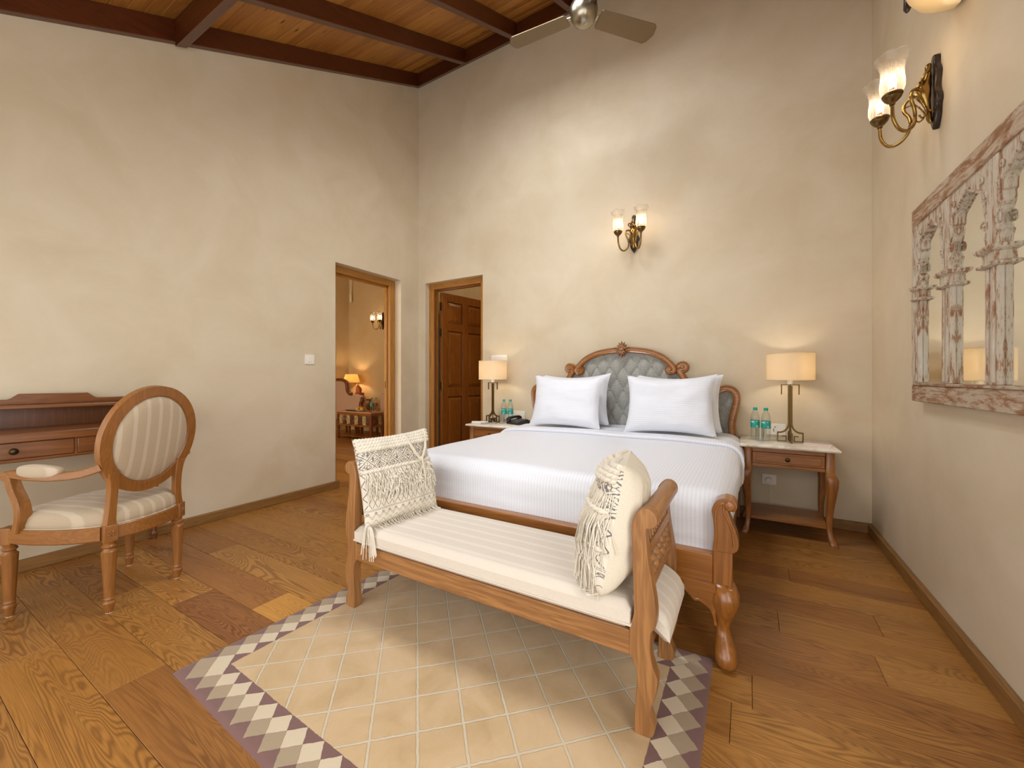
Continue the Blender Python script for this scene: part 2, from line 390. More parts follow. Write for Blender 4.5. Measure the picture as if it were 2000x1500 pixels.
def rugmat():
    n = NT('diamond_rug')
    tc = n.n('ShaderNodeTexCoord'); wob = n.n('ShaderNodeTexNoise', i_Scale=45.0, i_Detail=2.0); n.l(tc.outputs['UV'], wob.inputs['Vector'])
    wv = n.n('ShaderNodeVectorMath', operation='SUBTRACT'); n.l(wob.outputs['Color'], wv.inputs[0]); wv.inputs[1].default_value = (.5, .5, .5)
    wsc = n.n('ShaderNodeVectorMath', operation='SCALE'); n.l(wv.outputs[0], wsc.inputs[0]); wsc.inputs['Scale'].default_value = 0.006
    ad = n.n('ShaderNodeVectorMath', operation='ADD'); n.l(tc.outputs['UV'], ad.inputs[0]); n.l(wsc.outputs[0], ad.inputs[1])
    sp = n.n('ShaderNodeSeparateXYZ'); n.l(ad.outputs[0], sp.inputs[0])
    X, Y = sp.outputs[0], sp.outputs[1]           # metres from the front-left corner
    W, D, B = RUG_W, RUG_D, 0.138
    ex = n.math('MINIMUM', X, n.math('SUBTRACT', W, X)); ey = n.math('MINIMUM', Y, n.math('SUBTRACT', D, Y))
    e = n.math('MINIMUM', ex, ey)                  # distance to the edge
    inb = n.math('LESS_THAN', e, B)
    # border diamonds: 45 degree lattice, half diagonal p/2
    p = 0.0862
    u = n.math('DIVIDE', n.math('ADD', X, Y), p); v = n.math('DIVIDE', n.math('SUBTRACT', X, Y), p)
    def row(center, half):
        # |along - k p| + |e-center| < half  with along measured on the side the point belongs to
        isx = n.math('LESS_THAN', ex, ey)
        al = n.math('ADD', n.math('MULTIPLY', isx, Y), n.math('MULTIPLY', n.math('SUBTRACT', 1.0, isx), X))
        ph = 0.0 if center > 0.07 else 0.5
        fr = n.math('FRACT', n.math('ADD', n.math('DIVIDE', al, p), 10.0 + ph))
        da = n.math('MULTIPLY', n.math('ABSOLUTE', n.math('SUBTRACT', fr, 0.5)), p)
        de = n.math('ABSOLUTE', n.math('SUBTRACT', e, center))
        return n.math('LESS_THAN', n.math('ADD', da, de), half)
    r1 = row(0.095, 0.0425); r2 = row(0.052, 0.0425)
    pur = srgb(122, 88, 82); tau = srgb(168, 148, 120); crm = srgb(212, 196, 168)
    cb = n.mix(r2, pur, tau); cb = n.mix(r1, cb, crm)
    q = 0.199
    fu = n.math('ABSOLUTE', n.math('SUBTRACT', n.math('FRACT', n.math('ADD', n.math('DIVIDE', n.math('ADD', X, Y), q), 10.20)), 0.5))
    fv = n.math('ABSOLUTE', n.math('SUBTRACT', n.math('FRACT', n.math('ADD', n.math('DIVIDE', n.math('SUBTRACT', X, Y), q), 10.30)), 0.5))
    ln = n.math('MAXIMUM', n.math('LESS_THAN', fu, 0.028), n.math('LESS_THAN', fv, 0.028))
    big = n.noise(tc.outputs['UV'], 5, 4, 0.6, 0.8)
    cf = n.ramp(big, [(0.3, srgb(192, 162, 116)), (0.55, srgb(206, 176, 134)), (0.75, srgb(212, 184, 146))])
    cf = n.mix(ln, cf, srgb(208, 194, 166))
    c = n.mix(inb, cf, cb)
    pile = n.noise(tc.outputs['UV'], 420, 2); 
    c = n.mix(n.math('MULTIPLY', pile, 0.28), c, n.mix(1.0, c, (0.55, 0.52, 0.5, 1), 'MULTIPLY'))
    n.base(c); n.set(Roughness=0.95); n.bs.inputs['Sheen Weight'].default_value = 0.2
    fm = n.math('MINIMUM', fu, fv)
    groove = n.math('MULTIPLY', n.ramp(n.math('ABSOLUTE', n.math('SUBTRACT', fm, 0.034)), [(0.0, (0, 0, 0, 1)), (0.012, (1, 1, 1, 1))]), 2.0)
    h = n.math('ADD', n.math('MULTIPLY', pile, 0.6), n.math('MULTIPLY', groove, n.math('SUBTRACT', 1.0, inb)))
    n.bump(h, 0.5, 0.003); return n.m

def printed():
    # block-printed cotton band: small dotted lattice above, zigzags and waves below (UV: metres)
    n = NT('block_printed_cotton')
    uv = n.n('ShaderNodeUVMap'); sp = n.n('ShaderNodeSeparateXYZ'); n.l(uv.outputs[0], sp.inputs[0]); X, Y = sp.outputs[0], sp.outputs[1]
    ink = srgb(84, 82, 88); cloth = srgb(230, 221, 204)
    # upper: diamond lattice with fine dots
    vo = n.n('ShaderNodeTexVoronoi', i_Scale=110.0, feature='DISTANCE_TO_EDGE'); n.l(uv.outputs[0], vo.inputs['Vector'])
    dots = n.math('LESS_THAN', vo.outputs['Distance'], 0.10)
    a = n.math('ABSOLUTE', n.math('SUBTRACT', n.math('FRACT', n.math('ADD', n.math('DIVIDE', n.math('ADD', X, Y), 0.062), 10)), 0.5))
    b = n.math('ABSOLUTE', n.math('SUBTRACT', n.math('FRACT', n.math('ADD', n.math('DIVIDE', n.math('SUBTRACT', X, Y), 0.062), 10)), 0.5))
    m = n.math('MINIMUM', a, b)
    blank = n.math('LESS_THAN', n.math('ABSOLUTE', n.math('SUBTRACT', m, 0.10)), 0.045)
    up = n.math('MULTIPLY', dots, n.math('SUBTRACT', 1.0, blank))
    up = n.math('MAXIMUM', up, n.math('LESS_THAN', m, 0.025))
    # zigzag lattice band  y .085 - .155
    c1 = n.math('ABSOLUTE', n.math('SUBTRACT', n.math('FRACT', n.math('ADD', n.math('DIVIDE', n.math('ADD', X, n.math('MULTIPLY', Y, 0.5)), 0.028), 10)), 0.5))
    c2 = n.math('ABSOLUTE', n.math('SUBTRACT', n.math('FRACT', n.math('ADD', n.math('DIVIDE', n.math('SUBTRACT', X, n.math('MULTIPLY', Y, 0.5)), 0.028), 10)), 0.5))
    zz = n.math('LESS_THAN', n.math('MINIMUM', c1, c2), 0.05)
    # wave band
    s1 = n.math('MULTIPLY', n.math('SINE', n.math('MULTIPLY', X, 2 * PI / 0.034)), 0.009)
    def line(y0, amp=1.0, wd=0.0011):
        return n.math('LESS_THAN', n.math('ABSOLUTE', n.math('SUBTRACT', n.math('SUBTRACT', Y, n.math('MULTIPLY', s1, amp)), y0)), wd)
    wv = line(0.058); wv = n.math('MAXIMUM', wv, line(0.051)); wv = n.math('MAXIMUM', wv, line(0.024))
    for y0 in (0.078, 0.083): wv = n.math('MAXIMUM', wv, line(y0, 0.0, 0.0009))
    # little rings
    fx = n.math('MULTIPLY', n.math('SUBTRACT', n.math('FRACT', n.math('ADD', n.math('DIVIDE', X, 0.034), 10.25)), 0.0), 0.034)
    fx = n.math('SUBTRACT', fx, 0.017)
    fy = n.math('SUBTRACT', Y, 0.066)
    rr = n.math('SQRT', n.math('ADD', n.math('MULTIPLY', fx, fx), n.math('MULTIPLY', fy, fy)))
    wv = n.math('MAXIMUM', wv, n.math('LESS_THAN', n.math('ABSOLUTE', n.math('SUBTRACT', rr, 0.0042)), 0.001))
    def band(x, lo, hi): return n.math('MULTIPLY', x, n.math('MULTIPLY', n.math('GREATER_THAN', Y, lo), n.math('LESS_THAN', Y, hi)))
    mask = n.math('MAXIMUM', n.math('MAXIMUM', band(up, 0.245, 0.40), band(zz, 0.088, 0.25)), band(wv, 0.0, 0.09))
    cl = n.noise(n.coord((1, 1, 1), rnd=False), 260, 2)
    cc = n.mix(n.math('MULTIPLY', cl, 0.3), cloth, srgb(205, 190, 164))
    n.base(n.mix(n.math('MULTIPLY', mask, 0.85), cc, ink)); n.set(Roughness=0.9); n.bump(cl, 0.4, 0.002)
    return n.m
M_print = printed()

def mirror_mat():
    n = NT('mirror_glass'); n.base((0.86, 0.88, 0.84, 1)); n.set(Metallic=1.0, Roughness=0.02); return n.m
M_mirror = mirror_mat()
def whitewash():
    n = NT('whitewashed_carved_wood')
    f = n.noise(n.coord((26, 26, 4)), 1.6, 6, 0.72, 0.6); g = n.noise(n.coord((90, 90, 14)), 1.5, 4, 0.7)
    h = n.math('ADD', n.math('MULTIPLY', f, 0.7), n.math('MULTIPLY', g, 0.35))
    c = n.ramp(h, [(0.36, srgb(208, 200, 186)), (0.53, srgb(194, 180, 160)), (0.59, srgb(156, 116, 84)), (0.70, srgb(128, 84, 54))])
    n.base(c); n.set(Roughness=0.75); n.bump(h, 0.7, 0.004); return n.m
M_wash = whitewash()
def whitewashy():
    n = NT('whitewashed_frame_wood')
    f = n.noise(n.coord((14, 3, 14)), 1.6, 6, 0.72, 1.2); g = n.noise(n.coord((60, 10, 60)), 1.5, 4, 0.7)
    h = n.math('ADD', n.math('MULTIPLY', f, 0.7), n.math('MULTIPLY', g, 0.35))
    c = n.ramp(h, [(0.36, srgb(198, 186, 168)), (0.50, srgb(182, 160, 136)), (0.57, srgb(150, 110, 76)), (0.70, srgb(126, 82, 52))])
    n.base(c); n.set(Roughness=0.75); n.bump(h, 0.6, 0.004); return n.m
M_washy = whitewashy()

def emit(name, c, s):
    n = NT(name); n.base((0.9, 0.9, 0.9, 1)); n.bs.inputs['Emission Color'].default_value = c; n.bs.inputs['Emission Strength'].default_value = s; return n.m
M_bulb = emit('warm_bulb', (1.0, 0.76, 0.50, 1), 30)
M_bulbs = emit('table_lamp_bulb', (1.0, 0.85, 0.66, 1), 55)

def shade_mat(name, c, tr):
    n = NT(name); d = n.n('ShaderNodeBsdfDiffuse'); t = n.n('ShaderNodeBsdfTranslucent'); mx = n.n('ShaderNodeMixShader')
    f = n.noise(n.coord((1, 1, 1), rnd=False), 160, 2); cc = n.mix(n.math('MULTIPLY', f, 0.12), c, tuple(k * .7 for k in c[:3]) + (1,))
    n.l(cc, d.inputs[0]); n.l(cc, t.inputs[0]); mx.inputs[0].default_value = tr
    n.l(d.outputs[0], mx.inputs[1]); n.l(t.outputs[0], mx.inputs[2]); n.l(mx.outputs[0], n.out.inputs[0]); return n.m
M_shade = shade_mat('lamp_shade_cloth', srgb(246, 232, 206), 0.5)
M_shade2 = shade_mat('amber_shade_cloth', srgb(246, 226, 176), 0.5)

def thin_glass(name, tint, gl, milk=0.0, rough=0.03):
    n = NT(name); tp = n.n('ShaderNodeBsdfTransparent'); tp.inputs[0].default_value = tint
    g = n.n('ShaderNodeBsdfGlossy'); g.inputs['Roughness'].default_value = rough
    fr = n.n('ShaderNodeLayerWeight'); fr.inputs[0].default_value = 0.25
    mx = n.n('ShaderNodeMixShader'); n.l(n.math('MULTIPLY_ADD', fr.outputs['Facing'], gl, 0.03), mx.inputs[0])
    n.l(tp.outputs[0], mx.inputs[1]); n.l(g.outputs[0], mx.inputs[2]); last = mx.outputs[0]
    if milk:
        tl = n.n('ShaderNodeBsdfTranslucent'); tl.inputs[0].default_value = (0.95, 0.9, 0.84, 1)
        m2 = n.n('ShaderNodeMixShader'); n.l(n.math('MULTIPLY_ADD', fr.outputs['Facing'], milk, milk * 0.5), m2.inputs[0]); n.l(last, m2.inputs[1]); n.l(tl.outputs[0], m2.inputs[2]); last = m2.outputs[0]
    n.l(last, n.out.inputs[0]); return n.m
M_glass = thin_glass('clear_glass', (0.97, 0.98, 0.98, 1), 0.5)
M_pet = thin_glass('clear_bottle_plastic', (0.93, 0.96, 0.96, 1), 0.5, 0.10, 0.1)
M_tulip = thin_glass('ribbed_tulip_glass', (0.96, 0.94, 0.91, 1), 0.8, 0.26, 0.08)
M_rib = thin_glass('milky_glass_rib', (0.9, 0.88, 0.86, 1), 0.5, 0.55, 0.2)
def label_mat():
    n = NT('bottle_label'); tc = n.n('ShaderNodeTexCoord')
    f = n.noise(n.coord((50, 50, 70), rnd=False), 1.0, 2); k = n.ramp(f, [(0.58, (0, 0, 0, 1)), (0.62, (1, 1, 1, 1))])
    n.base(n.mix(n.math('MULTIPLY', k, 0.7), srgb(16, 158, 142), srgb(214, 236, 230))); n.set(Roughness=0.4); return n.m
M_label = label_mat()
def inlay_mat():
    n = NT('pierced_inlay_panel'); vo = n.n('ShaderNodeTexVoronoi', i_Scale=55.0, feature='DISTANCE_TO_EDGE'); n.l(n.coord((1, 1, 1), rnd=False), vo.inputs['Vector'])
    k = n.ramp(vo.outputs['Distance'], [(0.08, (1, 1, 1, 1)), (0.14, (0, 0, 0, 1))])
    n.base(n.mix(k, srgb(60, 50, 30), srgb(226, 206, 150))); n.set(Roughness=0.6); return n.m
M_inlay = inlay_mat()
M_window = emit('window_bars_white', (1, 1, 1, 1), 0.0)

# ------------------------------------------------------------------ setting
XL, XR, YB, YF = -3.56, 0.76, 3.74, -0.95
def ZC(y): return 4.735 + 0.497 * (y - YB)       # underside of beams
TILT = math.atan(0.497)
BD = 0.16                                          # beam depth (vertical)
Y2 = 5.65; X2 = -7.40                              # sitting room far corner

# floor
f = MB().box(XL - 0.25, XR + 0.25, YF - 0.25, YB + 0.25, -0.10, -0.014)
f.box(X2 - .2, XL - .25, 0.1, Y2 + .2, -0.10, -0.014).box(XL - .25, -1.3, YB + .25, Y2 + .2, -0.10, -0.014)
floor = obj('floor', f, M_sub, kind='structure', ang=0)
TONES = [srgb(166, 116, 55), srgb(158, 108, 50), srgb(172, 122, 60), srgb(152, 101, 47), srgb(162, 112, 54), srgb(148, 98, 47), srgb(166, 114, 51)]
W_ = 0.1792; y00 = 1.371
forced = {-5: [-3.1, -1.927, 0.2], -4: [-2.75, -1.0], -3: [-3.3, -2.40, -0.9], -2: [-2.03, -1.55, -0.2], -1: [-2.9, -1.2, 0.35], 0: [-2.3, -0.047],
          1: [-1.6, 0.014], 2: [-2.6, -0.75], 3: [-1.5, 0.432], 4: [-2.7, 0.12], 5: [-1.1, 0.5], 6: [-2.2, -0.4], 7: [-1.7, 0.2]}
special = {(-2, 1): srgb(198, 142, 66), (-2, 0): srgb(152, 100, 50), (-3, 1): srgb(176, 122, 58), (-3, 2): srgb(142, 90, 46), (3, 1): srgb(160, 108, 54)}
def plank(x0, x1, y0, y1, tone, parent, z1=0.0):
    c = 0.0012; g = 0.0007
    x0 += g; x1 -= g; y0 += g; y1 -= g
    cx, cy = (x0 + x1) / 2, (y0 + y1) / 2
    a, b = (x1 - x0) / 2, (y1 - y0) / 2
    rr = [[(-a, -b, -.013), (a, -b, -.013), (a, b, -.013), (-a, b, -.013)], [(-a, -b, -c), (a, -b, -c), (a, b, -c), (-a, b, -c)],
          [(-a + c, -b + c, 0), (a - c, -b + c, 0), (a - c, b - c, 0), (-a + c, b - c, 0)]]
    o = obj('floor_plank', MB().rings(rr), M_oak, parent, ang=0)
    o.location = (cx, cy, z1); o.color = tone; return o
rng = random.Random(11)
k = -13
while True:
    y0 = y00 + W_ * k; y1 = y0 + W_
    if y0 > YB: break
    ya, yb = max(y0, YF), min(y1, YB)
    if yb > ya + 0.01:
        cuts = forced.get(k)
        if cuts is None:
            s0 = -3.4 + rng.random() * 1.2; cuts = [s0, s0 + 1.7 + rng.random() * .4]
        xs = [XL] + sorted(c for c in cuts if XL + .1 < c < XR - .1) + [XR]
        for i in range(len(xs) - 1):
            t = special.get((k, i), TONES[rng.randrange(len(TONES))])
            plank(xs[i], xs[i + 1], ya, yb, t, floor)
    k += 1
# sitting-room and lobby floor: same boards, seen small and far
k = 0
y = 0.3
while y < Y2:
    y1 = min(y + W_, Y2)
    off = rng.random() * 1.2
    xs = [X2, X2 + 0.9 + off, XL - 0.0] if y1 < YB + .2 else [X2, X2 + 0.9 + off, XL - .25, -1.4]
    for i in range(len(xs) - 1): plank(xs[i], xs[i + 1], y, y1, TONES[rng.randrange(7)], floor, -0.001)
    y += W_

# walls -------------------------------------------------------------
D1 = (2.562, 3.443, 2.262)      # left-wall doorway y0,y1,top
D2 = (-3.448, -2.585, 2.270)    # back-wall doorway x0,x1,top
T = 0.22
wl = MB()
wl.prism([(YF - .25, -.1), (D1[0], -.1), (D1[0], ZC(D1[0]) + .3), (YF - .25, ZC(YF - .25) + .3)], 'x', XL - T, XL)
wl.prism([(D1[1], -.1), (Y2, -.1), (Y2, 4.2), (YB + T, ZC(YB + T) + .3), (D1[1], ZC(D1[1]) + .3)], 'x', XL - T, XL)
wl.prism([(D1[0], D1[2]), (D1[1], D1[2]), (D1[1], ZC(D1[1]) + .3), (D1[0], ZC(D1[0]) + .3)], 'x', XL - T, XL)
obj('wall_left', wl, M_wall, kind='structure', ang=0)
wb = MB().box(XL, D2[0], YB, YB + T, -.1, 5.3).box(D2[1], XR + .25, YB, YB + T, -.1, 5.3).box(D2[0], D2[1], YB, YB + T, D2[2], 5.3)
obj('wall_back', wb, M_wall, kind='structure', ang=0)
# right wall with an opening added for daylight, unseen beside the camera
wr = MB()
wy0, wy1, wz0, wz1 = -0.72, 0.80, 0.25, 2.25
wr.box(XR, XR + .25, YF - .25, wy0, -.1, 2.6)
wr.prism([(wy1, -.1), (YB, -.1), (YB, 5.3), (wy1, ZC(wy1) + .3)], 'x', XR, XR + .25)
wr.box(XR, XR + .25, wy0, wy1, -.1, wz0)
wr.prism([(wy0, wz1), (wy1, wz1), (wy1, ZC(wy1) + .3), (wy0, ZC(wy0) + .3)], 'x', XR, XR + .25)
obj('wall_right', wr, M_wall, kind='structure', ang=0)
# front wall with a wide opening added for daylight, behind the camera
fx0, fx1, fz0, fz1 = -3.4, 0.5, 0.2, 2.2
wf = MB().box(XL, fx0, YF - .25, YF, -.1, 2.7).box(fx1, XR, YF - .25, YF, -.1, 2.7).box(fx0, fx1, YF - .25, YF, -.1, fz0).box(fx0, fx1, YF - .25, YF, fz1, 2.7)
obj('wall_front', wf, M_wall, kind='structure', ang=0)
M_wframe = plain('window_frame_paint', srgb(236, 232, 224), 0.4, 0, 20, 0.04, 0)
def added_window(name, a0, a1, z0, z1, axis, d, nbar):  # frame and pane for the daylight openings added out of view
    m = MB(); t = .03
    def bx(p0, p1, q0, q1):
        if axis == 'y': m.box(p0, p1, d - .03, d + .03, q0, q1)
        else: m.box(d - .03, d + .03, p0, p1, q0, q1)
    bx(a0, a1, z0, z0 + t * 1.5); bx(a0, a1, z1 - t * 1.5, z1)
    for i in range(nbar + 1):
        p = a0 + (a1 - a0) * i / nbar
        bx(max(a0, p - t / 2 - (t if i == nbar else 0)), min(a1, p + t / 2 + (t if i == 0 else 0)), z0 + t * 1.5, z1 - t * 1.5)
    o = obj(name, m, M_wframe, kind='structure', ang=0)
    g = MB()
    if axis == 'y': g.box(a0, a1, d - .004, d + .004, z0, z1)
    else: g.box(d - .004, d + .004, a0, a1, z0, z1)
    obj('window_pane', g, M_glass, o, ang=0)
added_window('window_1', fx0, fx1, fz0, fz1, 'y', YF - .1, 4)
added_window('window_2', wy0, wy1, wz0, wz1, 'x', XR + .1, 2)

# sitting room shell and lobby shell
w2 = MB().box(X2 - .2, XL - T, Y2, Y2 + .2, -.1, 3.9).box(X2 - .2, X2, .1, Y2, -.1, 3.9).box(X2, XL - T, .1, .3, -.1, 3.9)
obj('wall_sitting_room', w2, M_wall2, kind='structure', ang=0)
obj('ceiling_sitting_room', MB().box(X2 - .2, XL - T, .1, Y2 + .2, 3.75, 3.9), M_wall2, kind='structure', ang=0)
w3 = MB().box(XL, -1.3, Y2, Y2 + .2, -.1, 3.3).box(-1.5, -1.3, YB + T, Y2, -.1, 3.3)
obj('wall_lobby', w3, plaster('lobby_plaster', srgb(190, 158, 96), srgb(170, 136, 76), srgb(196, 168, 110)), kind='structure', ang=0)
obj('ceiling_lobby', MB().box(XL, -1.3, YB + T, Y2 + .2, 3.2, 3.3), M_wall2, kind='structure', ang=0)
lp = bpy.data.lights.new('lobby_lamp', 'POINT'); lp.energy = 9; lp.color = (1, .80, .5); lp.shadow_soft_size = .1
lo = bpy.data.objects.new('lobby_lamp', lp); col.objects.link(lo); lo.location = (-2.3, 4.6, 2.9)

# ceiling: deck board plane above the beams, boards, rafters, wall plates
def zb(y): return ZC(y) + BD                       # underside of boards
cm = MB()
def deck(y0, y1, x0, x1): cm.prism([(y0, zb(y0) + .025), (y1, zb(y1) + .025), (y1, zb(y1) + .12), (y0, zb(y0) + .12)], 'x', x0, x1)
deck(YF - .3, SKY_Y[0], XL - T, XR + .25); deck(SKY_Y[1], YB + .2, XL - T, XR + .25)
for a_, b_ in ((XL - T, SKY[0][0]), (SKY[0][1], SKY[1][0]), (SKY[1][1], XR + .25)): deck(SKY_Y[0], SKY_Y[1], a_, b_)
ceiling = obj('ceiling', cm, M_sub, kind='structure', ang=0)
bw = 0.098; s = 0.0; L_ = (YB - YF) / math.cos(TILT); rngb = random.Random(3)
PT = [srgb(182, 126, 58), srgb(172, 116, 52), srgb(188, 132, 62), srgb(166, 110, 48), srgb(178, 122, 56)]
i = 0
while s < L_:
    s1 = min(s + bw, L_)
    b_ = (s1 - s) / 2 - .0012
    cy = YF + (s + s1) / 2 * math.cos(TILT); cz = zb(cy)
    a_ = (XR - XL) / 2 - .002
    spans = [(XL, XR)] if not (SKY_Y[0] - .04 < cy < SKY_Y[1] + .04) else [(XL, SKY[0][0]), (SKY[0][1], SKY[1][0]), (SKY[1][1], XR)]
    tone_ = PT[rngb.randrange(5)]
    for xa_, xb_ in spans:
        a_ = (xb_ - xa_) / 2 - .002
        rr = [[(-a_, -b_ + .004, 0), (a_, -b_ + .004, 0), (a_, b_ - .004, 0), (-a_, b_ - .004, 0)],
              [(-a_, -b_, .004), (a_, -b_, .004), (a_, b_, .004), (-a_, b_, .004)], [(-a_, -b_, .02), (a_, -b_, .02), (a_, b_, .02), (-a_, b_, .02)]]
        o = obj('ceiling_board', MB().rings(rr), M_pine, ceiling, ang=0)
        o.location = ((xa_ + xb_) / 2, cy, cz); o.rotation_euler = (TILT, 0, 0); o.color = tone_
    s = s1; i += 1
def slope_beam(x0, x1, y0, y1, name='ceiling_rafter', drop=0.0):
    m = MB().prism([(y0, ZC(y0) - drop), (y1, ZC(y1) - drop), (y1, zb(y1)), (y0, zb(y0))], 'x', x0, x1)
    return obj(name, m, M_beamy, ceiling, ang=0, bevel=.004)
slope_beam(XL, XL + .05, YF, YB - .06, 'wall_plate')
slope_beam(XR - .05, XR, YF, YB - .06, 'wall_plate')
def cross_beam(y0, y1, name, drop=0.0, dep=BD):
    m = MB().prism([(y0, ZC(y0) - drop), (y1, ZC(y1) - drop), (y1, zb(y1)), (y0, zb(y0))], 'x', XL + (0.0 if name == 'wall_plate' else .05), XR - (0 if name == 'wall_plate' else .05))
    return obj(name, m, M_beam, ceiling, ang=0, bevel=.004)
cross_beam(YB - .06, YB, 'wall_plate')
cross_beam(1.24, 1.31, 'cross_beam', 0.035)
for x in (-2.81, -2.14, -1.50, -0.86, -0.22, 0.36):
    slope_beam(x - .03, x + .03, 1.31, YB - .06); 
for x in (-2.45, -1.15, 0.1): slope_beam(x - .03, x + .03, YF, 1.24)

for n_i, (a_, b_) in enumerate(SKY):  # frames and panes of the added, unseen roof openings
    m = MB()
    def strip(x0, x1, y0, y1, d0, d1): m.prism([(y0, zb(y0) + d0), (y1, zb(y1) + d0), (y1, zb(y1) + d1), (y0, zb(y0) + d1)], 'x', x0, x1)
    strip(a_, b_, SKY_Y[0], SKY_Y[0] + .04, 0, .13); strip(a_, b_, SKY_Y[1] - .04, SKY_Y[1], 0, .13)
    strip(a_, a_ + .04, SKY_Y[0] + .04, SKY_Y[1] - .04, 0, .13); strip(b_ - .04, b_, SKY_Y[0] + .04, SKY_Y[1] - .04, 0, .13)
    o = obj('window_%d' % (3 + n_i), m, M_wframe, kind='structure', ang=0)
    m = MB(); strip(a_ + .04, b_ - .04, SKY_Y[0] + .04, SKY_Y[1] - .04, .07, .078)
    obj('window_pane', m, M_glass, o, ang=0)

# skirting
BT = .028; BH = .068
def skirt(name, x0, x1, y0, y1, mat): obj(name, MB().box(x0, x1, y0, y1, 0.0, BH), mat, kind='structure', ang=0, bevel=.004)
skirt('baseboard_left', XL, XL + BT, YF, D1[0] + .028, M_basey)
skirt('baseboard_right', XR - BT, XR, YF, YB - BT, M_basey)
skirt('baseboard_back', D2[1] + .0, XR, YB - BT, YB, M_base)

# door frames -------------------------------------------------------
xf = XL - .096
d1 = MB()
d1.box(xf - .09, xf, D1[1] - .078, D1[1], 0, D1[2]).box(xf - .09, xf, D1[0], D1[0] + .078, 0, D1[2])
door1 = obj('door_1', d1, M_frame, kind='structure', ang=0, bevel=.004)
obj('frame_head', MB().box(xf - .09, xf, D1[0] + .078, D1[1] - .078, D1[2] - .072, D1[2]), M_framey, door1, ang=0, bevel=.004)
obj('door_stop', MB().box(xf - .088, xf - .045, D1[1] - .094, D1[1] - .078, 0, D1[2] - .072).box(xf - .088, xf - .045, D1[0] + .078, D1[1] - .078, D1[2] - .088, D1[2] - .072), M_frame, door1, ang=0, bevel=.002)
obj('latch_plate', MB().box(xf - .075, xf - .06, D1[1] - .099, D1[1] - .092, .98, 1.06), M_brassd, door1, ang=0)
yf = YB + .067
d2 = MB().box(D2[0], D2[0] + .075, yf, yf + .09, 0, D2[2]).box(D2[1] - .075, D2[1], yf, yf + .09, 0, D2[2])
door2 = obj('door_2', d2, M_frame, kind='structure', ang=0, bevel=.004)
obj('frame_head', MB().box(D2[0] + .075, D2[1] - .075, yf, yf + .09, D2[2] - .07, D2[2]), M_framex, door2, ang=0, bevel=.004)
obj('frame_bead', MB().box(D2[0] + .075, D2[1] - .075, yf + .055, yf + .09, D2[2] - .085, D2[2] - .07).box(D2[0] + .075, D2[0] + .088, yf + .0, yf + .04, 0, D2[2] - .085), M_door, door2, ang=0, bevel=.002)
# open leaf of door 2 (a thing of the door): local x along the width
def leaf():
    root = bpy.data.objects.new('door_leaf', None); col.objects.link(root); root.parent = door2
    OFF[root.name] = Vector((0, 0, 0))
    root.location = (-3.345, 3.897, 0); root.rotation_euler = (0, 0, math.radians(80))
    Wd, Hd, t = .80, 2.175, .04
    st = .095; mid = .10
    m = MB()
    for x0, x1 in ((0, st), (Wd / 2 - mid / 2, Wd / 2 + mid / 2), (Wd - st, Wd)): m.box(x0, x1, -t, 0, .012, Hd)
    zr = [(0.012, .20), (.86, .98), (1.70, 1.80), (2.07, Hd)]
    for x0, x1 in ((st, Wd / 2 - mid / 2), (Wd / 2 + mid / 2, Wd - st)):
        for z0, z1 in zr: m.box(x0, x1, -t, 0, z0, z1)
    obj('leaf_frame', m, M_door, root, ang=0, bevel=.003)
    for x0, x1 in ((st, Wd / 2 - mid / 2), (Wd / 2 + mid / 2, Wd - st)):
        for z0, z1 in ((.20, .86), (.98, 1.70), (1.80, 2.07)):
            p = MB()
            for sgn in (-1, 1):
                yc = -t / 2 + sgn * .006; yo = -t / 2 + sgn * .017
                r1 = [(x0, yc, z0), (x1, yc, z0), (x1, yc, z1), (x0, yc, z1)]
                q = .012; r2 = [(x0 + q, yc, z0 + q), (x1 - q, yc, z0 + q), (x1 - q, yc, z1 - q), (x0 + q, yc, z1 - q)]
                q = .045; r3 = [(x0 + q, yo, z0 + q), (x1 - q, yo, z0 + q), (x1 - q, yo, z1 - q), (x0 + q, yo, z1 - q)]
                p.rings([r1, r2, r3])
            obj('door_panel', p, M_door, root, ang=0)
    for z in (.95, 1.62, 1.95):
        obj('hinge', MB().box(-.012, .004, -t - .006, -.005, z, z + .10).tube([(-.004, -t - .006, z), (-.004, -t - .006, z + .1)], .007), M_brassd, root, ang=30)
    obj('door_bolt', MB().box(Wd - .075, Wd - .045, -t - .012, -t, 1.02, 1.30).tube([(Wd - .06, -t - .02, 1.0), (Wd - .06, -t - .02, 1.34)], .006), M_brassd, root, ang=30)
    obj('door_lever', MB().tube([(Wd - .06, -t, 1.0), (Wd - .06, -t - .05, 1.0), (Wd - .17, -t - .055, 1.0)], .008), M_brassd, root, ang=30)
leaf()

# ------------------------------------------------------------------ bed
CX_ = -0.973
bed = thing('bed', 'carved teak double bed with grey buttoned headboard and cabriole legs', 'bed', (CX_, 2.7, 0))
def mir(pts): return [(2 * CX_ - x, z) for x, z in pts][::-1]
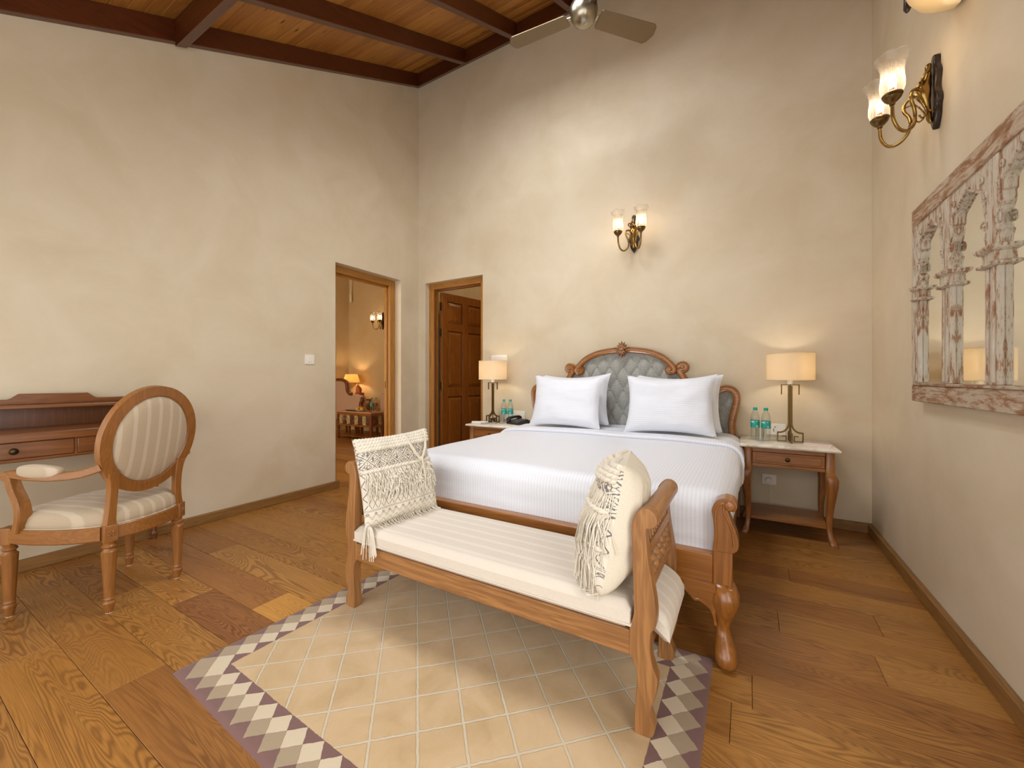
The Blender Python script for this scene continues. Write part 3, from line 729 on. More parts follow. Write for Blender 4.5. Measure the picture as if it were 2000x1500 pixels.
# headboard upholstery
arch_out = [(-0.516, 1.17), (-0.545, 1.233), (-0.619, 1.300), (-0.735, 1.355), (-0.86, 1.378), (CX_, 1.384)]
arch = arch_out[::-1]                       # centre -> right
arch_full = mir(arch_out[::-1][1:]) if False else None
right_arch = [(CX_, 1.352), (-0.86, 1.346), (-0.735, 1.324), (-0.63, 1.277), (-0.562, 1.215), (-0.535, 1.172), (-0.555, 1.150), (-0.582, 1.158), (-0.583, 1.182), (-0.566, 1.186)]
lobe = [(-0.492, 1.182), (-0.490, 1.206), (-0.462, 1.214), (-0.444, 1.195), (-0.452, 1.170), (-0.492, 1.168), (-0.478, 1.13), (-0.437, 1.07), (-0.38, 1.01), (-0.31, 0.975), (-0.25, 0.975), (-0.195, 1.003), (-0.145, 1.018), (-0.092, 0.995), (-0.072, 0.935), (-0.088, 0.84), (-0.106, 0.73), (-0.092, 0.62), (-0.066, 0.50), (-0.070, 0.30)]
YH = 3.655
prof = [(-.030, -.022), (.030, -.022), (.030, .008), (.022, .020), (.010, .014), (-.010, .014), (-.022, .020), (-.030, .008)]
def hb_sweep(name, pts, sc_=1.0, taper=True):
    P = [(x, YH - .036, z) for x, z in smooth(pts, 5)]
    n = len(P); sl = []
    for i in range(n):
        t = i / (n - 1)
        sl.append((sc_, 1.0))
    obj(name, MB().sweep(P, prof, up=(0, -1, 0), scale=sl), M_teakx, bed, ang=50)
hb_sweep('headboard_arch', [(2 * CX_ - x, z) for x, z in right_arch[:0:-1]] + right_arch, 0.85)
hb_sweep('headboard_side_rail', lobe, 0.9)
hb_sweep('headboard_side_rail', [(2 * CX_ - x, z) for x, z in lobe], 0.9)
for cx, cz in ((-.566, 1.170), (-.468, 1.190)):
    for xx in (cx, 2 * CX_ - cx):
        obj('scroll_eye', MB().lathe([(0, 0), (.012, 0), (.014, .006), (.008, .012), (0, .013)], (0, 0, 0), 12, Matrix.Translation((xx, YH - .066, cz)) @ Matrix.Rotation(PI / 2, 4, 'X')), M_teak, bed)
# panel height field
outl = smooth([(CX_, 1.35), (-0.86, 1.344), (-0.735, 1.322), (-0.63, 1.275), (-0.56, 1.212), (-0.50, 1.17), (-0.478, 1.13), (-0.437, 1.07), (-0.38, 1.01), (-0.31, 0.975), (-0.25, 0.975), (-0.195, 1.003), (-0.145, 1.016), (-0.092, 0.99), (-0.076, 0.935), (-0.09, 0.84), (-0.106, 0.73), (-0.092, 0.62), (-0.07, 0.50)], 4)
def topz(x):
    xx = x if x >= CX_ else 2 * CX_ - x
    best = 0
    for (xa, za), (xb, zb_) in zip(outl, outl[1:]):
        if min(xa, xb) - 1e-6 <= xx <= max(xa, xb) + 1e-6 and abs(xb - xa) > 1e-6:
            best = max(best, za + (zb_ - za) * (xx - xa) / (xb - xa))
    return best
dx_, dz_ = .0615, .105
def puff(x, z):
    X = (x - CX_) / dx_; Z = (z - 1.202) / (dz_ * 2)
    u = X / 2 + Z; v = X / 2 - Z          # buttons where u and v are both integers or both half-integers -> fold lines
    u2 = (X + 2 * Z) / 2; v2 = (X - 2 * Z) / 2
    a = abs(math.sin(PI * u2)) * abs(math.sin(PI * v2))
    return a ** .45
pm = MB(); nx, nz = 260, 120; z0p, x0p, x1p = .45, 2 * CX_ + .085, -.085
for j in range(nz + 1):
    for i in range(nx + 1):
        x = x0p + (x1p - x0p) * i / nx
        zt = topz(x)
        z = z0p + (max(zt, .5) - z0p) * j / nz
        e = min(1, (max(zt, .5) - z) / .05, (x - x0p) / .04 + .01, (x1p - x) / .04 + .01)
        pm.v.append((x, YH - .002 - .024 * puff(x, z) * max(e, 0) ** .5, z))
for j in range(nz):
    for i in range(nx): pm.f.append((j * (nx + 1) + i, j * (nx + 1) + i + 1, (j + 1) * (nx + 1) + i + 1, (j + 1) * (nx + 1) + i))
pan = obj('headboard_panel', pm, M_tweed, bed, ang=60)
back = MB(); op = [(x, z) for x, z in outl] ; poly = [(2 * CX_ - x, z) for x, z in op[::-1]] + op[1:]
back.prism(poly + [(-.085, .2), (2 * CX_ + .085, .2)], 'y', YH - .004, YH + .022)
obj('headboard_back', back, M_teak, bed, ang=0)
for r in range(-4, 2):
    z = 1.202 + r * dz_
    for c in range(-16, 17):
        if (c + r) % 2: continue
        x = CX_ + c * dx_
        if z < topz(x) - .07 and z > .5 and x0p + .06 < x < x1p - .06:
            obj('button', MB().ball((x, YH - .008, z), .0085, 8, sz=.8), M_tweed, pan)
# finial: carved shell and leaves
fin = MB()
def petal(cx, cz, ang, L, Wd, y=YH - .066, th=.014):
    pts = []
    for t in (0, .25, .5, .75, 1): pts.append((Wd * math.sin(PI * min(t + .12, 1)) ** .8, t * L))
    ring = [(a, b) for a, b in pts] + [(-a, b) for a, b in pts[::-1]]
    ca, sa = math.cos(ang), math.sin(ang)
    r0 = [(cx + a * ca + b * sa, y + .02, cz - a * sa + b * ca) for a, b in ring]
    r1 = [(cx + a * ca + b * sa, y, cz - a * sa + b * ca) for a, b in ring]
    r2 = [(cx + (a * ca) * .35 + b * .9 * sa, y - th, cz - a * .35 * sa + b * .9 * ca) for a, b in ring]
    fin.rings([r0, r1, r2])
for a_, l_ in ((0, .065), (-.45, .06), (.45, .06), (-.95, .055), (.95, .055), (-1.45, .07), (1.45, .07)): petal(CX_, 1.365, a_, l_, .013)
for a_, l_ in ((PI, .075), (PI - .4, .068), (PI + .4, .068), (PI - .85, .055), (PI + .85, .055)): petal(CX_, 1.355, a_, l_, .015)
fin.lathe([(0, 0), (.024, 0), (.026, .008), (.016, .016), (0, .018)], (0, 0, 0), 14, Matrix.Translation((CX_, YH - .07, 1.362)) @ Matrix.Rotation(PI / 2, 4, 'X'))
for k_ in range(5): fin.ball((CX_ + (k_ - 2) * .010, YH - .082, 1.318 - abs(k_ - 2) * .004), .006, 8)
obj('carved_crest', fin, M_teak, bed, ang=30)

# footboard: rail, scalloped skirt with bead, corner posts with volutes, cabriole legs
FY = 1.745
obj('foot_rail', MB().box(2 * CX_ + .117, -.117, FY, FY + .05, .285, .408), M_teakx, bed, bevel=.004)
sk = [(-.117, .300), (-.106, .150), (-.112, .185), (-.126, .212), (-.16, .232), (-.178, .230), (-.19, .240), (-.215, .262), (-.245, .272), (-.35, .276), (CX_, .278)]
skf = smooth(sk[1:], 4); full = [(2 * CX_ - x, z) for x, z in skf[::-1]][::-1]
lowp = skf + [(2 * CX_ - x, z) for x, z in skf[::-1]][1:]
poly = [(-.106, .300)] + lowp + [(2 * CX_ + .106, .300)]
m = MB(); r0 = [(x, FY + .03, z) for x, z in poly]; r1 = [(x, FY - .004, z) for x, z in poly]
m.prism(poly, 'y', FY - .024, FY + .03); obj('skirt', m, M_teakx, bed, bevel=.014, bseg=4)
obj('skirt_bead', MB().tube([(x, FY - .022, z) for x, z in lowp], .006, 6, up=(0, 1, 0)), M_teakx, bed)
for side in (1, -1):
    def X(x): return x if side == 1 else 2 * CX_ - x
    def q(pts): return pts if side == 1 else pts
    obj('post', MB().box(min(X(-.117), X(-.05)), max(X(-.117), X(-.05)), FY - .003, FY + .07, .27, .44), M_teak, bed, bevel=.005)
    # cabriole leg
    rr = [(X(-.083), FY + .030, .304, .037, .041), (X(-.079), FY + .022, .290, .044, .049), (X(-.075), FY + .013, .262, .050, .056), (X(-.075), FY + .011, .235, .049, .055), (X(-.078), FY + .015, .205, .043, .048), (X(-.082), FY + .020, .175, .036, .040), (X(-.085), FY + .024, .148, .029, .033), (X(-.085), FY + .023, .125, .0255, .029),
          (X(-.082), FY + .016, .105, .028, .033), (X(-.077), FY + .006, .083, .034, .041), (X(-.073), FY - .006, .055, .039, .050), (X(-.070), FY - .012, .030, .040, .053), (X(-.070), FY - .010, .010, .034, .045), (X(-.070), FY - .008, .0, .025, .035)]
    obj('leg', MB().loft(rr, 20, 2.3), M_teak, bed, ang=60)
    # volute post
    pr = smooth([(-.118, .430), (-.112, .50), (-.116, .565), (-.120, .60), (-.104, .638), (-.075, .655), (-.046, .650), (-.033, .625), (-.044, .603), (-.062, .602), (-.060, .585), (-.050, .555), (-.036, .515), (-.028, .475), (-.034, .445), (-.052, .430)], 4)
    pl = [(X(x), .43 + (z - .43) * .93) for x, z in pr]
    obj('scroll_post', MB().prism(pl, 'y', FY - .012, FY + .062), M_teak, bed, ang=50, bevel=.010, bseg=3)
    obj('scroll_eye', MB().lathe([(0, -.012), (.017, -.012), (.019, -.004), (.019, .082), (.015, .088), (0, .09)], (0, 0, 0), 14, Matrix.Translation((X(-.058), FY + .064, .612)) @ Matrix.Rotation(PI / 2, 4, 'X')), M_teak, bed)
    obj('scroll_bead', MB().tube([(X(x), FY - .013, .43 + (z - .43) * .93) for x, z in smooth([(-.108, .44), (-.103, .50), (-.106, .57), (-.100, .615), (-.078, .632), (-.078, .60), (-.062, .56), (-.048, .51), (-.044, .46)], 4)], .0045, 6, up=(0, 1, 0)), M_teak, bed)
    obj('side_rail', MB().box(min(X(-.085), X(-.058)), max(X(-.085), X(-.058)), FY + .07, YH, .27, .41), M_teaky, bed, bevel=.004)
    obj('back_leg', MB().box(min(X(-.10), X(-.05)), max(X(-.10), X(-.05)), YH - .03, YH + .03, 0, .5), M_teak, bed, bevel=.005)

# ------------------------------------------------------------------ bedding (UV in metres so the satin stripe follows the cloth)
def uvgrid(name, fn, nu, nv, mat, parent=None, uvf=None, **kw):
    mb = MB().grid(fn, nu, nv)
    off = OFF.get(parent.name, Vector((0, 0, 0))) if parent is not None else Vector((0, 0, 0))
    me = bpy.data.meshes.new(name); me.from_pydata([tuple(Vector(v) - off) for v in mb.v], [], mb.f)
    uvl = me.uv_layers.new(name='UVMap')
    uvs = [uvf(i / nu, j / nv) for j in range(nv + 1) for i in range(nu + 1)]
    for lp_ in me.loops: uvl.data[lp_.index].uv = uvs[lp_.vertex_index]
    me.materials.append(mat); me.shade_smooth()
    o = bpy.data.objects.new(name, me); col.objects.link(o)
    if parent is not None: o.parent = parent; OFF[o.name] = off
    for a_, b_ in kw.items(): o[a_] = b_
    return o
BX0, BX1, BY0, BY1, BZ = 2 * CX_ + .135, -.135, 1.880, 3.60, .632
HANG = .235; R_ = .085
def duvet_pt(s_, t_, lift=0.0, hx=HANG):
    cx, hw = (BX0 + BX1) / 2, (BX1 - BX0) / 2
    ex = max(abs(s_) - hw, 0) * math.copysign(1, s_); ey = max(BY0 - t_, 0)
    e = math.hypot(ex, ey)
    x = cx + max(-hw, min(hw, s_)); y = max(t_, BY0); z = BZ + lift
    R2 = R_ + lift
    if e > 1e-6:
        ux, uy = ex / e, ey / e
        a = min(e / R2, PI / 2); h = R2 * math.sin(a); d = R2 * (1 - math.cos(a)) + max(0, e - R2 * PI / 2)
        bul = 0.018 * min(1, max(0, (3.15 - y) / .3)) * math.sin(min(1, e / HANG) * PI) * abs(ux) * min(1, max(0, (y - 1.95) / .5))
        tuck = -.022 * min(1, max(0, (e - R2 * 1.4) / .15)) * min(1, max(0, 1 - (y - 1.95) / .6)) if abs(ux) > .3 else 0
        x += ux * (h + bul + tuck); y -= uy * (h - .0)
        z -= d
    n1 = noise.noise(Vector((x * 2.0, y * 2.2, z * 2.0)))
    n2 = noise.noise(Vector((x * 3 + 5, y * 3, z * 26)))
    soft = .008 * n1
    if e > R2: soft += .005 * n2
    crown = .012 * (1 - min(1, (s_ / (hw + .01)) ** 2)) 
    z += soft * (1 if e < R2 else .2) + crown
    if ey > R2: y -= soft * .7
    elif abs(ex) > R2: x += math.copysign(soft * .7, ex)
    return (x, y, max(z, .405))
hw = (BX1 - BX0) / 2
S = hw + R_ * PI / 2 + HANG - R_
S = hw + .285
T0 = BY0 - .285
dv = thing('duvet', 'white satin-striped duvet covering the mattress of the bed', 'duvet', (CX_, 2.7, .41))
uvgrid('duvet_cover', lambda u, v: duvet_pt(-S + 2 * S * u, T0 + (3.15 - T0) * v), 170, 110, M_linen, dv, lambda u, v: (-S + 2 * S * u, T0 + (3.15 - T0) * v))
def turn_pt(u, v):
    s_ = -S + 2 * S * u; q = v * .62
    # rolled front edge then flat to the headboard
    if q < .05:
        a = q / .05 * PI; l = .012 - .014 * math.cos(a); y = 3.095 - .016 * math.sin(a)
    else:
        y = 3.095 + (q - .05) * .92; l = .026 + .004 * math.sin(y * 30)
    yy = y + .03 * (abs(s_) / hw) ** 6 * -1
    return duvet_pt(s_, yy, l)
uvgrid('turned_fold', turn_pt, 170, 50, M_linen, dv, lambda u, v: (-S + 2 * S * u, v * .62), )
obj('mattress', MB().box(BX0 - .05, BX1 + .05, BY0 - .06, 3.60, .30, .60), M_linen, dv, ang=0, bevel=.05, bseg=4)

def pillow(name, W, H, Tk, M, mat, n=26, seed=0, sag=0.06, label=None, cat=None, group=None, stripes=True, root=None, pinch=.10):
    def side(sg):
        def fn(u, v):
            a, b = 2 * u - 1, 2 * v - 1
            px = W / 2 * a * (1 - pinch * (1 - abs(b) ** 2.2) * abs(a) ** 3) ; pz = H / 2 * b * (1 - pinch * (1 - abs(a) ** 2.2) * abs(b) ** 3)
            t = max(0, (1 - a ** 4)) ** .62 * max(0, (1 - b ** 4)) ** .62
            nz_ = noise.noise(Vector((a * 2.2 + seed, b * 2.2, sg))) * .10 + noise.noise(Vector((a * 6 + seed, b * 6, sg * 3))) * .04
            y = sg * Tk / 2 * t * (1 + nz_ * 2 + .0)
            pz -= sag * H * (1 - a * a) * (b > 0) * b * .5
            return tuple(M @ Vector((px, y, pz)))
        return fn
    r = root or thing(name, label, cat, tuple(M @ Vector((0, 0, -H / 2))), 0, group)
    for sg, nm in ((-1, 'front_face'), (1, 'back_face')):
        uvgrid(nm, side(sg), n, n, mat, r, lambda u, v: (v * H, u * W))
    # piped flange
    return r
def place(x, y, z, tilt=0, yaw=0, roll=0):
    return Matrix.Translation((x, y, z)) @ Matrix.Rotation(yaw, 4, 'Z') @ Matrix.Rotation(tilt, 4, 'X') @ Matrix.Rotation(roll, 4, 'Y')
G = 'bed pillows'
pillow('bed_pillow', .66, .47, .15, place(-1.37, 3.46, .907, -.20, .03, -.02), M_linen, seed=3, label='white striped pillow at the back left, mostly hidden by the one before it', cat='pillow', group=G)
pillow('bed_pillow', .66, .47, .16, place(-1.375, 3.27, .897, -.25, .02, .015), M_linen, seed=9, label='white striped pillow standing in front on the left half of the bed', cat='pillow', group=G)
pillow('bed_pillow', .66, .46, .15, place(-.49, 3.465, .902, -.20, 0, 0), M_linen, seed=17, label='white striped pillow behind the front one on the right half', cat='pillow', group=G)
pillow('bed_pillow', .67, .47, .16, place(-.525, 3.28, .897, -.24, -.02, -.01), M_linen, seed=22, label='white striped pillow standing in front on the right half of the bed', cat='pillow', group=G)

# ------------------------------------------------------------------ rug
RUG_W, RUG_D = 1.70, 1.13
M_rug = rugmat()
rc = [(-1.84, .642), (-.115, .575), (-.115, 1.742), (-1.785, 1.735)]
def rp(u, v, z):
    a, b, c, d = rc
    return (a[0] * (1 - u) * (1 - v) + b[0] * u * (1 - v) + c[0] * u * v + d[0] * (1 - u) * v, a[1] * (1 - u) * (1 - v) + b[1] * u * (1 - v) + c[1] * u * v + d[1] * (1 - u) * v, z)
def rugz(u, v):
    e = min(u * 1.7, (1 - u) * 1.7, v * 1.08, (1 - v) * 1.08)
    z = .012 * min(1, (e / .014)) ** .5 + .0008 * noise.noise(Vector((u * 20, v * 14, 0)))
    return rp(u, v, z)
rug = uvgrid('rug', rugz, 200, 130, M_rug, None, lambda u, v: (u * RUG_W, v * RUG_D), label='beige tufted rug with lattice field and purple diamond border under the bench', category='rug')
# the front of the rug runs on below the frame of view
# ------------------------------------------------------------------ bench
bench = thing('bench', 'teak bench with scrolled arms and striped cushion at the foot of the bed', 'bench', (-.95, 1.46, 0))
BC = -.95
legp = smooth([(-.262, .012), (-.300, .012), (-.300, .06), (-.296, .12), (-.292, .185), (-.302, .225), (-.315, .25), (-.315, .33), (-.302, .375), (-.303, .45), (-.306, .56), (-.308, .64), (-.298, .680), (-.278, .700), (-.254, .700), (-.236, .682), (-.236, .655), (-.252, .642), (-.264, .640), (-.264, .60), (-.256, .53), (-.244, .46), (-.236, .40), (-.238, .35), (-.252, .325), (-.252, .26), (-.240, .215), (-.232, .19), (-.238, .14), (-.252, .10), (-.252, .075), (-.240, .045), (-.246, .020)], 3, closed=True)
for side in (1, -1):
    def X(x): return x if side == 1 else 2 * BC - x
    for y0_, y1_ in ((1.250, 1.295), (1.632, 1.677)):
        obj('leg', MB().prism([(X(x), z) for x, z in legp], 'y', y0_, y1_), M_bench, bench, ang=40, bevel=.003)
    obj('arm_roll', MB().tube([(X(-.262), 1.295, .672), (X(-.262), 1.632, .672)], .031, 20), M_benchy, bench, ang=50)
    obj('arm_rail', MB().sweep([(X(-.272), 1.295, .565), (X(-.272), 1.632, .565)], rect(.012, .016, .003)), M_benchy, bench, ang=0)
    obj('arm_rail', MB().sweep([(X(-.268), 1.295, .445), (X(-.268), 1.632, .445)], rect(.012, .016, .003)), M_benchy, bench, ang=0)
    for k_ in range(10):
        y = 1.295 + .337 * (k_ + .5) / 10
        obj('spindle', MB().tube([(X(-.272), y, .578), (X(-.278), y, .66)], .005, 6), M_bench, bench)
    for k_ in range(6):
        y = 1.295 + .337 * (k_ + .5) / 6
        obj('bobbin', MB().lathe([(.006, .0), (.010, .008), (.019, .022), (.022, .032), (.015, .046), (.008, .050), (.017, .060), (.021, .070), (.014, .082), (.006, .088)], (X(-.269), y, .459), 10), M_bench, bench, ang=60)
    obj('end_rail', MB().sweep([(X(-.275), 1.295, .285), (X(-.275), 1.632, .285)], rect(.016, .035, .003)), M_benchy, bench, ang=0)
obj('front_rail', MB().box(2 * BC + .300, -.300, 1.252, 1.285, .242, .320), M_benchx, bench, bevel=.004)
obj('back_rail', MB().box(2 * BC + .300, -.300, 1.642, 1.668, .250, .320), M_benchx, bench, bevel=.004)
obj('seat_board', MB().box(2 * BC + .290, -.290, 1.285, 1.642, .300, .320), M_benchx, bench, ang=0)
# cushion: sags a little over the ends
def cush(cx, cy, z0, L, D, H, r, z_end=0.0, M=None, nu=60, nv=24, seed=0):
    def top(u, v):
        a, b = 2 * u - 1, 2 * v - 1
        x = L / 2 * a; y = D / 2 * b
        f = (max(0, 1 - abs(a) ** (L / r))) ** .5 * (max(0, 1 - abs(b) ** (D / r))) ** .5
        x = x + 0; k_ = f
        dz = noise.noise(Vector((x * 4 + seed, y * 5, 1))) * .006
        end = max(0, abs(x) - (L / 2 - .08)) / .08
        return (cx + x, cy + y, z0 + H * .35 + (H * .65 + dz) * k_ - z_end * end * end)
    def bot(u, v):
        p = top(u, v); a, b = 2 * u - 1, 2 * v - 1
        x = L / 2 * a
        f = (max(0, 1 - abs(a) ** (L / r * 1.5))) ** .5 * (max(0, 1 - abs(b) ** (D / r * 1.5))) ** .5
        end = max(0, abs(x) - (L / 2 - .08)) / .08
        return (p[0], p[1], z0 + H * .35 * (1 - f) - z_end * end * end)
    m = MB().grid(top, nu, nv).grid(bot, nu, nv)
    edge = [top(i / nu, 0) for i in range(nu)] + [top(1, j / nv) for j in range(nv)] + [top(1 - i / nu, 1) for i in range(nu)] + [top(0, 1 - j / nv) for j in range(nv)]
    return m, edge
cm_, edge = cush(BC, 1.463, .320, 1.35, .44, .088, .045)
def cush_box(x0, x1, y0, y1, z0, z1, r, bulge=.008, nu=70, nv=30, drop=0):
    # rounded slab as one closed surface (superellipse section in both directions)
    m = MB(); cx, cy = (x0 + x1) / 2, (y0 + y1) / 2
    def pt(u, v, sg):
        a, b = 2 * u - 1, 2 * v - 1
        X_, Y_ = (x1 - x0) / 2, (y1 - y0) / 2
        px, py = a * X_, b * Y_
        dx = max(0, r - (X_ - abs(px))) / r; dy = max(0, r - (Y_ - abs(py))) / r
        q_ = min(1, math.hypot(dx, dy)); k_ = math.sqrt(max(0, 1 - q_ * q_))
        zc = (z0 + z1) / 2; hh = (z1 - z0) / 2
        z = zc + sg * (hh - r * .0) * (1 - (1 - k_) * min(1, r / hh)) if r >= hh else zc + sg * (hh - r * (1 - k_))
        z += sg * bulge * max(0, 1 - a * a) ** .5 * max(0, 1 - b * b) ** .5 if sg > 0 else 0
        if drop: z -= drop * max(0, (abs(px) - X_ + .13) / .13) ** 2
        return (cx + px, cy + py, z)
    for sg in (1, -1): m.grid(lambda u, v: pt(u, v, sg), nu, nv)
    per = [(i / nu, 0) for i in range(nu)] + [(1, j / nv) for j in range(nv)] + [(1 - i / nu, 1) for i in range(nu)] + [(0, 1 - j / nv) for j in range(nv)]
    n0 = len(per); m.add([pt(u, v, -1) for u, v in per] + [pt(u, v, 1) for u, v in per], [(i, (i + 1) % n0, (i + 1) % n0 + n0, i + n0) for i in range(n0)])
    ed = [pt(i / nu, 0, -1) for i in range(nu)] + [pt(1, j / nv, -1) for j in range(nv)] + [pt(1 - i / nu, 1, -1) for i in range(nu)] + [pt(0, 1 - j / nv, -1) for j in range(nv)]
    return m, ed
m, ed = cush_box(2 * BC + .312, -.312, 1.243, 1.664, .321, .404, .024)
seat = obj('seat_cushion', m, M_benchfab, bench, ang=60)
for sx in (1, -1):
    x0_, x1_ = (-.33, -.205) if sx == 1 else (2 * BC + .205, 2 * BC + .33)
    m2, e2 = cush_box(x0_, x1_, 1.300, 1.627, .318, .400, .024, 0.0, 20, 30)
    mm = MB(); 
    for v in m2.v:
        t = max(0, (v[0] - -.312) / .107) if sx == 1 else max(0, (2 * BC + .312 - v[0]) / .107)
        mm.v.append((v[0], v[1], v[2] - .055 * t * t))
    mm.f = m2.f
    obj('cushion_end', mm, M_benchfab, bench, ang=60)
ee = [(x, y, .336) for x, y, z in ed]
obj('piping', MB().tube([(p[0] + (.002 if p[0] > BC else -.002), p[1] + (-.001 if p[1] < 1.4 else .001), .341) for p in ed[::2]], .0042, 6, closed=True), M_benchfab, seat, ang=60)

# ------------------------------------------------------------------ macrame cushions on the bench
def fringe(mb, p0, p1, n, L, nrm, spread=.010, r=.0016, seg=4, seed=0, droop=.0):
    rg = random.Random(seed); nrm = Vector(nrm)
    for k_ in range(n):
        t = (k_ + rg.random()) / n
        p = Vector(p0).lerp(Vector(p1), t); l = L * (0.75 + .4 * rg.random())
        pts = []; d1_ = Vector((rg.uniform(-1, 1), rg.uniform(-1, 1), 0)) * spread
        for q_ in range(seg + 1):
            s_ = q_ / seg
            pts.append(tuple(p + nrm * (.006 + .010 * math.sin(s_ * PI * .8)) + d1_ * s_ * s_ * 1.6 + Vector((rg.uniform(-1, 1), rg.uniform(-1, 1), 0)) * .002 + Vector((0, 0, -l * s_))))
        mb.tube(pts, r, 3)
def scatter_cushion(label, W, H, Tk, M, seed, front=-1, tassel=False):
    r = thing('scatter_cushion', label, 'cushion', tuple(M @ Vector((0, 0, -H / 2))), 0, 'macrame cushions on the bench')
    pinch = .06
    def side(sg):
        def fn(u, v):
            a, b = 2 * u - 1, 2 * v - 1
            px = W / 2 * a * (1 - pinch * (1 - b * b) * abs(a) ** 3); pz = H / 2 * b * (1 - pinch * (1 - a * a) * abs(b) ** 3)
            t = max(0, (1 - a ** 4)) ** .6 * max(0, (1 - b ** 4)) ** .6
            nz_ = noise.noise(Vector((a * 2.5 + seed, b * 2.5, sg))) * .16 + noise.noise(Vector((a * 7 + seed, b * 4, sg * 3))) * .06
            return M @ Vector((px, sg * Tk / 2 * t * (1 + nz_ * 1.6), pz))
        return fn
    f = side(front)
    uvgrid('front_face', lambda u, v: tuple(f(u, v)), 40, 40, M_print, r, lambda u, v: (u * W, v * H))
    bk = side(-front)
    uvgrid('back_face', lambda u, v: tuple(bk(u, v)), 40, 40, M_cream, r, lambda u, v: (u * W, v * H))
    nrm = (M.to_3x3() @ Vector((0, front, 0))).normalized()
    def surf(u, v, l=.0): return f(u, v) + nrm * l
    def braid(v0, rr_, n_=26, u0=.01, u1=.99, name='braid'):
        m = MB()
        for strand in (0, 1):
            pts = []
            for k_ in range(n_ * 4 + 1):
                u = u0 + (u1 - u0) * k_ / (n_ * 4); ph = k_ / 4 * PI + strand * PI
                p = surf(u, v0 + .008 * math.sin(ph), rr_ * (.8 + .5 * math.cos(ph)))
                pts.append(tuple(p))
            m.tube(pts, rr_, 6)
        return m
    top = MB()
    for v0 in (.975, .935, .895, .857): b_ = braid(v0, .0085); top.add(b_.v, b_.f)
    obj('knotted_yarn_band', top, M_yarn, r, ang=70)
    b_ = braid(.615, .0065, 22); obj('braid', b_, M_yarn, r, ang=70)
    # shaggy loop-pile band
    sh = MB(); rg = random.Random(seed)
    L1, L2 = (.050, .045) if not tassel else (.17, .16)
    rows = (.60, .575, .55, .525, .50, .475, .45, .425, .40) if not tassel else (.76, .745, .60, .585, .57)
    for rv in rows:
        nn = 80 if not tassel else 110
        for k_ in range(nn):
            u = (.03 + .94 * (k_ + rg.random()) / nn) if not tassel else (k_ + rg.random()) / nn; p = surf(u, rv, .003)
            l = (L1 if not tassel else L1) * (.7 + .5 * rg.random()); d = Vector((rg.uniform(-1, 1), rg.uniform(-1, 1), 0)) * (.016 if not tassel else .022)
            pts = [tuple(p), tuple(p + nrm * (.012 + .008 * rg.random()) + Vector((0, 0, -l * .35)) + d * .4), tuple(p + nrm * (.010 if not tassel else .016) + Vector((0, 0, -l * .75)) + d * .9), tuple(p + nrm * .006 + Vector((0, 0, -l)) + d * 1.2)]
            sh.tube(pts, .0030 if not tassel else .0020, 3)
    obj('shaggy_fringe', sh, M_yarn, r, ang=0, kind='stuff')
    if tassel:
        sh = MB()
        for rv in (.33, .315, .30):
            for k_ in range(110):
                u = (k_ + rg.random()) / 110; p = surf(u, rv, .003); l = .150 * (.7 + .4 * rg.random()); d = Vector((rg.uniform(-1, 1), rg.uniform(-1, 1), 0)) * .02
                sh.tube([tuple(p), tuple(p + nrm * .018 + Vector((0, 0, -l * .4)) + d * .4), tuple(p + nrm * .014 + Vector((0, 0, -l)) + d)], .0017, 3)
        obj('shaggy_fringe', sh, M_yarn, r, ang=0, kind='stuff')
        obj('braid', braid(.33, .006, 22), M_yarn, r, ang=70)
    # bottom fringe
    bf = MB()
    for k_ in range(70):
        u = .02 + .96 * k_ / 70; p = surf(u, .01, .0); d = Vector((rg.uniform(-1, 1), rg.uniform(-1, 1), 0)) * .012
        z = max(p.z - .02, .413)
        out = nrm * (.015 + .025 * rg.random()); out.z = 0
        bf.tube([tuple(p), tuple(Vector((p.x, p.y, z)) + out * .6 + d * .5), tuple(Vector((p.x, p.y, .409 + .004 * rg.random())) + out * 1.3 + d)], .0018, 3)
    obj('bottom_fringe', bf, M_yarn, r, ang=0, kind='stuff')
    return r, surf, nrm
ML = Matrix.Translation((-1.520, 1.445, .612)) @ Matrix.Rotation(math.radians(80), 4, 'Z') @ Matrix.Rotation(math.radians(-13), 4, 'X') @ Matrix.Rotation(math.radians(-2), 4, 'Y')
rL, sL, nL = scatter_cushion('cream cushion with black block print and tied cotton cords, against the left bench arm', .42, .42, .13, ML, 3)
# tied cord
m = MB()
for a_, b_ in (((.60, .99), (.72, .63)), ((.93, .99), (.75, .63))):
    pts = []
    for k_ in range(9):
        t = k_ / 8; u = a_[0] + (b_[0] - a_[0]) * t; v = a_[1] + (b_[1] - a_[1]) * t
        u += .03 * math.sin(t * PI) * (1 if a_[0] > .8 else -1)
        pts.append(tuple(sL(u, v, .016)))
    m.tube(pts, .0075, 8)
m.tube([tuple(sL(.735, .64 - .36 * t / 8, .028 - .006 * t / 8)) for t in range(9)], .0055, 8)
m.ball(tuple(sL(.735, .635, .02)), .012, 10)
obj('tied_cord', m, M_cream, rL, ang=60)
